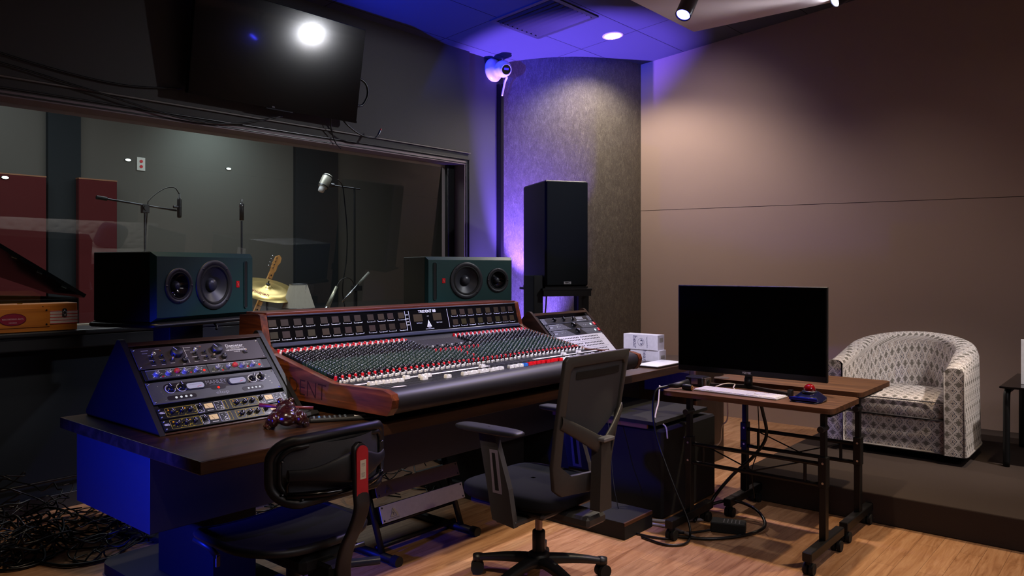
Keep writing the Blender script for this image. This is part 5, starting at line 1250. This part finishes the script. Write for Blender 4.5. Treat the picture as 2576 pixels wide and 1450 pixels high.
def seatf(u,v):
    a=2*PI*u; r=v; e=.62; ca,sa=math.cos(a),math.sin(a)
    px=.262*math.copysign(abs(ca)**e,ca)*r; py=.275*math.copysign(abs(sa)**e,sa)*r
    z=.435+.020*(px/.262)**2-.03*max(0,(py-.12)/.155)**2+.012*max(0,(-py-.1)/.17)
    return (lx-.01+px,2.56+py,z)
b=MB(); b.grid(seatf,48,12,cu=True); b.part('seat',[M['seat']],ch)
b=MB(); b.tube([tuple(Vector(seatf(i/48,1))-Vector((0,0,.010))) for i in range(48)],.016,8,closed=True)
b.grid(lambda u,v:tuple(Vector(seatf(u,v*.98))-Vector((0,0,.028))),40,8,cu=True); b.part('seat_frame',[M['black']],ch)
b=MB(); b.box(lx-.10,lx+.10,2.30,2.72,.335,.405,c=.02); b.box(lx-.04,lx+.04,2.22,2.36,.30,.38,c=.01); b.part('mechanism',[M['blackmat']],ch)
b=MB(); b.cyl((lx+.06,2.33,.33),(lx+.20,2.24,.33),.016,n=14); b.part('lever',[plain('lever slate','#30344a',.3)],ch)
b=MB(); b.tube([(lx+.05,2.36,.36),(lx+.14,2.36,.362),(lx+.20,2.33,.372)],[.006,.007,.010],8); b.part('tilt_paddle',[M['dsteel']],ch)
b=MB(); b.tube([(lx-.23,2.80,.40),(lx-.20,2.74,.37),(lx-.18,2.72,.335)],.012,8); b.box(lx-.19,lx-.175,2.712,2.72,.30,.345,1); b.part('front_hook',[M['black'],plain('tan tag','#7c6c60',.6)],ch)
b=MB(); b.cyl((lx,2.5,.08),(lx,2.5,.34),.026,n=18); b.part('gas_column',[M['blackmetal']],ch)
star_base(ch,lx,2.5,.12,.30,.3)
# ---- right high-back chair
rx=2.75; ch=thing('office_chair','high-backed black mesh chair in front of the mixing console','office chair',(rx,2.15,0),group='black office chairs at the desk')
def rb(x,z,o=0):
    k=(z-.48)/.58; return (rx+x+.0*z,1.862+o+.062*(x/.23)**2*(1-.75*k)-.055*max(0,k-.25)-.02*(1-k)*0+.045*max(0,.35-k),z)
m_rf=plain('chair frame charcoal','#3c3a3a',.5,bs=.1)
zt=[(-.205,.50),(-.225,.60),(-.235,.75),(-.238,.90),(-.240,1.045),(-.225,1.062),(0,1.066),(.225,1.062),(.240,1.045),(.238,.90),(.235,.75),(.225,.60),(.205,.50),(.17,.472),(0,.468),(-.17,.472)]
def border(w0,name,off=0,mt=m_rf,wb=.05):
    inner=[]
    for x,z in zt:
        cx_,cz_=0,.78; inner.append((x-math.copysign(min(abs(x),.036),x),(z-.045 if z>1.0 else (z+wb if z<.52 else z))))
    n=len(zt); vs=[]
    for (x,z),(xi,zi) in zip(zt,inner):
        vs+= [rb(x,z,-.010),rb(x,z,.010),rb(xi,zi,.010),rb(xi,zi,-.012)]
    fs=[]
    for i in range(n):
        j=(i+1)%n
        for k in range(4): fs.append((i*4+k,i*4+(k+1)%4,j*4+(k+1)%4,j*4+k))
    b=MB(); b.add(vs,fs,0,True); return b
border(0,'f',wb=.085).part('back_frame',[m_rf],ch,bevel=.004)
b=MB(); b.grid(lambda u,v:rb(-.205+.41*u,.70+.33*v-.0*u+(.10*abs(u-.5)*2)*(1-v),.002),18,16); b.part('back_mesh',[M['mesh']],ch)
b=MB(); b.grid(lambda u,v:rb(-.16+.32*u,.965+.030*v,-.004),12,3); b.part('top_slot',[M['blackmat']],ch)
def vbar(sg):
    def f(u,v):
        x=sg*(.02+.205*u); zc=.675+.118*u; a=2*PI*v; p=rb(x,zc+(.040-.012*u)*math.sin(a),-.030*(1-u)-.012+.012*math.cos(a)); return p
    return f
for sg in(-1,1):
    b=MB(); b.grid(vbar(sg),20,12,cv=True); b.part('yoke_arm',[m_rf],ch)
b=MB(); b.prism([(-.045,.40),(.045,.40),(.038,.705),(-.030,.705)],0,.05,'y'); b.v=[(rx+v[0],1.800+v[1]+.0*v[2],v[2]) for v in b.v]; b.part('spine',[m_rf],ch,bevel=.008)
b=MB(); b.box(rx-.045,rx+.035,1.775,1.815,.695,.712,c=.004); b.part('spine_cap',[plain('cap silver','#8c8c96',.35,.4)],ch)
b=MB()
def sq3(cx,cy,cz,hx,hy,hz,e=.4,dip=0):
    def f(u,v):
        a=2*PI*u; ca,sa=math.cos(a),math.sin(a); ph=PI*(v-.5); r=max(1e-4,abs(math.cos(ph)))**.35
        px=math.copysign(abs(ca)**e,ca)*r; py=math.copysign(abs(sa)**e,sa)*r; pz=math.copysign(abs(math.sin(ph))**.6,math.sin(ph))
        return (cx+hx*px,cy+hy*py,cz+hz*pz+dip*(px*px))
    return f
b.grid(sq3(rx,2.19,.425,.255,.265,.045,.45,.012),48,18,cu=True); b.part('seat',[M['seat']],ch)
b=MB(); b.box(rx-.20,rx+.20,1.98,2.40,.362,.395,c=.012); b.box(rx-.07,rx+.07,1.84,2.30,.325,.372,c=.012); b.part('seat_pan',[m_rf],ch)
for sg in(-1,1):
    ax_=rx+sg*.295
    b=MB(); b.grid(sq3(ax_,2.195,.735,.045,.18,.013,.5),32,12,cu=True); b.part('arm_pad',[plain('arm pad soft','#2c2c34',.42)],ch)
    b=MB(); b.prism([(2.16,.725),(2.25,.725),(2.20,.50),(2.17,.36),(2.05,.345),(2.08,.50)],ax_-.014+(-sg)*.006,ax_+.014+(-sg)*.006,'x'); b.box(min(ax_,rx+sg*.12),max(ax_,rx+sg*.12),2.05,2.16,.345,.37,c=.006); b.part('arm_post',[m_rf],ch,bevel=.006)
    b=MB(); b.prism([(2.140,.655),(2.185,.655),(2.165,.475),(2.115,.475)],ax_-sg*.006-.0155,ax_-sg*.006+.0155,'x'); b.prism([(2.154,.642),(2.171,.642),(2.151,.488),(2.131,.488)],ax_-sg*.006-.0165,ax_-sg*.006+.0165,'x',1); b.part('arm_insert',[plain('lavender grey insert','#9a8fa0',.4,.3),M['blackmat']],ch)
b=MB(); b.cyl((rx,2.158,.22),(rx,2.158,.335),.0165,n=18); b.part('gas_column',[plain('column champagne','#9a8880',.3,.7)],ch)
b=MB(); b.lathe([(.024,.12),(.029,.125),(.029,.235),(.026,.24),(0,.24)],20,o=(rx,2.158,0)); b.part('column_cover',[M['black']],ch)
star_base(ch,rx,2.158,.135,.30,.62)
# ================================================================== UNDER DESK
st=thing('equipment_stand','black tubular stand on the floor holding two tilted metal units under the desk','stand',(2.73,3.05,0))
for x in(2.47,3.02):
    b=MB(); b.tube([(x,2.80,.022),(x,3.42,.022)],.021,12); b.part('foot_bar',[M['blackmetal']],st)
    b=MB(); b.tube([(x,2.90,.03),(x,2.985,.24),(x,3.05,.42)],.016,10); b.part('upright',[M['blackmetal']],st)
    for y in(2.80,3.42): b=MB(); b.cyl((x,y-.02,.022),(x,y+.02,.022),.026,n=14); b.part('foot_cap',[M['rubber']],st)
for z,y in((.05,2.95),(.15,2.96),(.40,3.04)):
    b=MB(); b.tube([(2.47,y,z),(3.02,y,z)],.013,8); b.part('cross_bar',[M['blackmetal']],st)
def psu(z0,z1,y0,y1,mt,label,txt):
    t=thing('rack_power_unit',label,'power unit',(2.74,y0+.1,z0),group='tilted metal units on the floor stand')
    d=Vector((0,y1-y0,z1-z0)).normalized(); T=frame((2.455,y0,z0),(1,0,0),d,(0,-d.z,d.y)); Hh=math.hypot(z1-z0,y1-y0)
    b=MB(); b.T=T; b.box(0,.575,0,Hh,0,.005,c=.001); b.part('faceplate',[mt],t)
    b=MB(); b.T=T; b.box(.04,.535,.004,Hh-.004,-.17,0); b.part('body',[M['blackmetal']],t)
    b=MB(); b.T=T@Matrix.Translation((.075,Hh*.45,.0055)); b.tube([(-.020,-.017,0),(.020,-.017,0),(0,.022,0)],.0012,4,closed=True); b.tube([(0,-.010,0),(0,.006,0)],.001,4); b.tube([(-.008,.0,0),(.008,.0,0)],.001,4); b.box(-.035,.035,-.026,-.0245,0,.0005); b.part('emblem',[plain('emblem grey','#3c3a3a',.5)],t)
    b=MB(); b.T=T
    for x in(.014,.561):
        for y in(.010,Hh-.010): b.cyl((x,y,.004),(x,y,.0056),.005,n=10)
    b.part('screw',[M['blackmat']],t)
    return t
psu(.300,.366,2.925,2.95,plain('taupe metal','#5c4c48',.45,.3),'taupe metal unit, upper of the two on the floor stand','')
psu(.185,.262,2.885,2.912,plain('brushed light metal','#b8b4b0',.4,.35),'light silver metal unit, lower of the two on the floor stand','')
# cable tangles
rn=random.Random(11)
def tangle(name,x0,x1,y0,y1,zmax,n,label,r0=.0036):
    b=MB(); loc=((x0+x1)/2,(y0+y1)/2,0)
    for k in range(n):
        x,y=rn.uniform(x0,x1),rn.uniform(y0,y1); a=rn.uniform(0,6.28); pts=[]; rr0=rn.uniform(.07,.20); m=rn.randint(7,13)
        for i in range(m):
            a+=rn.uniform(-.2,1.1); x+=rr0*math.cos(a)*.6; y+=rr0*math.sin(a)*.6
            x=min(max(x,x0),x1); y=min(max(y,y0),y1)
            zz=rn.uniform(0,1)**2.5*zmax if i==0 else max(.008,min(zmax,zz+rn.uniform(-.05,.045))); pts.append((x,y,max(.008,zz)))
        b.tube(spline(pts,5),rn.uniform(r0*.8,r0*1.6),6)
    return solo(b,name,[M['cable']],label,'cables',loc=loc,kind='stuff')
tangle('cable_tangle',1.05,1.55,4.15,4.85,.30,80,'thick tangle of black cables on the floor by the wall at the lower left')
tangle('cable_tangle',1.50,2.15,3.95,4.75,.22,60,'tangle of black cables on the floor behind the blue-lit desk end')
tangle('cable_tangle',2.25,2.95,3.95,4.6,.18,26,'sparser tangle of black cables on the floor behind the middle of the desk')
tangle('cable_tangle',3.0,3.6,3.55,4.2,.22,16,'bundle of black cables under the desk behind the silver unit')
hole_tube('floor_cable',[(1.2,4.4,.01),(1.35,4.20,.01),(1.45,3.98,.01),(1.62,3.92,.01),(1.75,4.02,.01),(1.9,4.15,.01)],.008,M['cable'],'single black cable curving forward over bare floor at the lower left')
hole_tube('floor_cable',[(1.15,4.25,.01),(1.27,4.12,.01),(1.40,4.13,.01),(1.42,4.25,.06),(1.33,4.32,.01)],.007,M['cable'],'black cable forming a small ring on the floor at the lower left')
hole_tube('wall_conduit',[(1.0,4.96,.17),(1.9,4.955,.185),(2.4,4.96,.18)],.008,M['cable'],'thin black conduit low along the wall at the lower left')
# ================================================================== REST OF THE ROOM (seen reflected in the glass)
sf=thing('sofa','long button-tufted grey sofa at the back of the room, seen mirrored in the glass','sofa',(4.3,-3.3,0))
m_sofa=fabric('grey velvet','#9a9492',.8,120,.2)
sx0,sx1,sy=2.3,6.5,-3.3
b=MB(); b.box(sx0,sx1,sy-.05,sy+.62,.10,.30,c=.03); b.part('base',[m_sofa],sf)
for k in range(3):
    w=(sx1-sx0-.4)/3; b=MB(); b.grid(sq3(sx0+.2+w*(k+.5),sy+.32,.37,w/2-.005,.31,.08,.3),36,14,cu=True); b.part('seat_cushion',[m_sofa],sf)
def tuft(u,v):
    x=sx0+(sx1-sx0)*u; z=.38+.50*v; gx=(x/.22); gz=(z/.15)
    d=(math.cos(2*PI*gx)*math.cos(2*PI*gz)); bulge=.05*math.sqrt(max(0,math.sin(PI*min(1,v*1.02))))
    return (x,sy+.03+bulge-.03*max(0,d)**3,z)
b=MB(); b.grid(tuft,160,36); b.box(sx0,sx1,sy-.16,sy+.03,.1,.86,c=.05); b.part('backrest',[m_sofa],sf)
for x in(sx0-.10,sx1):
    b=MB(); b.box(x,x+.14,sy-.16,sy+.60,.10,.66,c=.05); b.part('arm',[m_sofa],sf)
for x in(sx0,sx1):
    for y in(sy-.1,sy+.55): b=MB(); b.cyl((x,y,0),(x,y,.11),.02,.03,n=10); b.part('leg',[M['desk']],sf)
b=MB(); b.T=Matrix.Translation((5.6,sy+.30,.66))@Matrix.Rotation(-.35,4,'X')@Matrix.Rotation(.2,4,'Y'); b.grid(sq3(0,0,0,.24,.07,.22,.5),30,14,cu=True); solo(b,'cushion',[fabric('blue grey cushion','#3c4658',.9,200)],'dark blue-grey cushion on the sofa, seen mirrored in the glass','cushion',loc=(5.6,sy+.3,.5))
bc=thing('storage_cabinet','black cabinet with a glossy top by the right wall, seen mirrored in the glass','cabinet',(6.55,-.5,.165))
b=MB(); b.box(6.22,6.97,-.85,-.15,.166,1.0,c=.004); b.part('body',[M['blackmat']],bc)
b=MB(); b.box(6.20,6.98,-.87,-.13,1.0,1.02,c=.003); b.part('top',[plain('glossy grey top','#6f7c80',.15)],bc)
# ================================================================== LIGHTS
def point_at(o,tgt): 
    d=Vector(tgt)-o.location; o.rotation_euler=d.to_track_quat('-Z','Y').to_euler()
def spot(name,loc,tgt,col,p,ang,blend=.6,r=.05,spec=1):
    l=bpy.data.lights.new(name,'SPOT'); l.energy=p; l.color=col; l.spot_size=math.radians(ang); l.spot_blend=blend; l.shadow_soft_size=r; l.specular_factor=spec
    o=bpy.data.objects.new(name,l); COL.objects.link(o); o.location=loc; point_at(o,tgt); return o
def point(name,loc,col,p,r=.04):
    l=bpy.data.lights.new(name,'POINT'); l.energy=p; l.color=col; l.shadow_soft_size=r
    o=bpy.data.objects.new(name,l); COL.objects.link(o); o.location=loc; return o
def area(name,loc,tgt,col,p,sx,sy):
    l=bpy.data.lights.new(name,'AREA'); l.energy=p; l.color=col; l.shape='RECTANGLE'; l.size=sx; l.size_y=sy
    o=bpy.data.objects.new(name,l); COL.objects.link(o); o.location=loc; point_at(o,tgt); return o
WARM=(1,.80,.60); PINK=(1,.87,.81); VIO=(.26,.17,1); BLU=(.012,.03,1); NEU=(1,.93,.86)
spot('downlight corner',(6.03,3.87,ceilz(3.87)-.03),(6.03,3.95,0),(1,.88,.74),125,142,.5,.06)
spot('wall wash',(5.66,3.0,3.25),(7.0,3.75,1.9),PINK,40,120,1,.05)
spot('wall wash right',(5.56,1.4,3.1),(7.0,1.9,.9),PINK,12,92,1,.05)
spot('platform fill',(5.2,-.6,3.15),(5.9,1.2,.5),(1,.92,.88),300,44,1,.05)  # added spot lifting the armchair and riser, no fixture modelled
spot('violet spot',(4.33,2.285,2.96),(3.3,2.5,.9),VIO,120,85,.8,.04)
spot('right rack fill',(3.4,2.5,3.2),(4.7,2.95,.9),(.86,.82,1),300,38,.9,.05)  # added to brighten the right rack and cartons, has no fixture
spot('violet uplight',(5.58,4.76,.88),(5.90,4.60,2.5),(.19,.10,1),2000,50,.5,.02)
spot('violet uplight low',(5.62,4.36,.92),(5.80,4.72,1.15),(.19,.12,1),150,110,.6,.03)
spot('blue wall spill',(5.50,4.60,.75),(5.56,5.0,1.25),(.01,.04,1),16,64,.4,.02)  # added spot standing in for the uplight's spill on the wall
spot('blue side light',(.5,2.85,.69),(1.35,3.10,.60),BLU,170,70,.6,.04)
spot('blue ceiling light',(.6,4.1,2.2),(4.7,4.4,3.5),(.010,.035,1),3000,24,.9,.04)
spot('console light',(3.6,2.0,3.2),(3.1,3.1,.9),(.92,.88,1),380,60,.85,.05)
spot('cheek fill',(.5,1.7,3.1),(2.1,2.85,.9),(1,.80,.58),330,34,.9,.05)  # added warm spot for the left console cheek, no fixture
spot('desk front fill',(1.2,.3,2.9),(2.7,2.5,.75),(1,.80,.60),60,50,.9,.05)  # added from the camera side to warm the desk's front edge
spot('floor light',(4.3,1.5,3.2),(3.5,1.9,0),(1,.80,.55),230,70,.9,.04)
spot('floor light right',(5.2,.4,3.15),(4.6,1.2,0),(1,.76,.50),200,62,.9,.04)
spot('floor light left',(2.2,3.9,3.3),(1.6,4.2,0),(1,.76,.50),80,34,.9,.04)
spot('white track light',(5.38,1.75,3.19),(4.0,4.8,1.9),(.92,.94,1),170,70,1,.05)
area('live room light',(3.6,6.9,3.35),(3.6,7.4,0),(.92,.98,1),105,5.0,1.6)
spot('live room spot',(4.1,5.7,3.3),(3.95,6.2,1.1),(1,.93,.75),90,50,.8,.05)
spot('case fill',(1.6,3.3,3.2),(1.45,4.9,1.1),(1,.84,.66),55,17,.8,.05)  # extra spot put in only to brighten the pine case
spot('sofa fill',(4.2,-1.6,3.15),(4.4,-3.1,.5),NEU,900,95,.9,.06)  # unseen source added so the sofa's reflection shows in the glass
spot('piano fill',(1.7,5.7,3.3),(1.3,6.1,1.1),WARM,90,50,.8,.06)  # added spot brightening the piano's iron frame
spot('live wall fill',(4.6,7.9,3.1),(4.7,8.6,2.6),(.72,.95,1),34,130,1,.06)  # added wash giving the live room wall a brighter top
spot('live wall fill left',(2.2,7.9,3.2),(2.4,8.6,2.8),(.8,.92,1),12,120,1,.06)  # second added wash on the same wall, further left
area('room fill lamp',(2.2,-1.8,3.2),(2.2,-1.8,0),(.95,.92,1),40,1.6,1.6)
W=bpy.data.worlds.new('w'); S.world=W; W.use_nodes=True; W.node_tree.nodes['Background'].inputs[0].default_value=(.25,.3,.5,1); W.node_tree.nodes['Background'].inputs[1].default_value=.02
S.view_settings.view_transform='Standard'; S.view_settings.look='None'; S.view_settings.exposure=0; S.view_settings.gamma=1; S.view_settings.use_curve_mapping=False
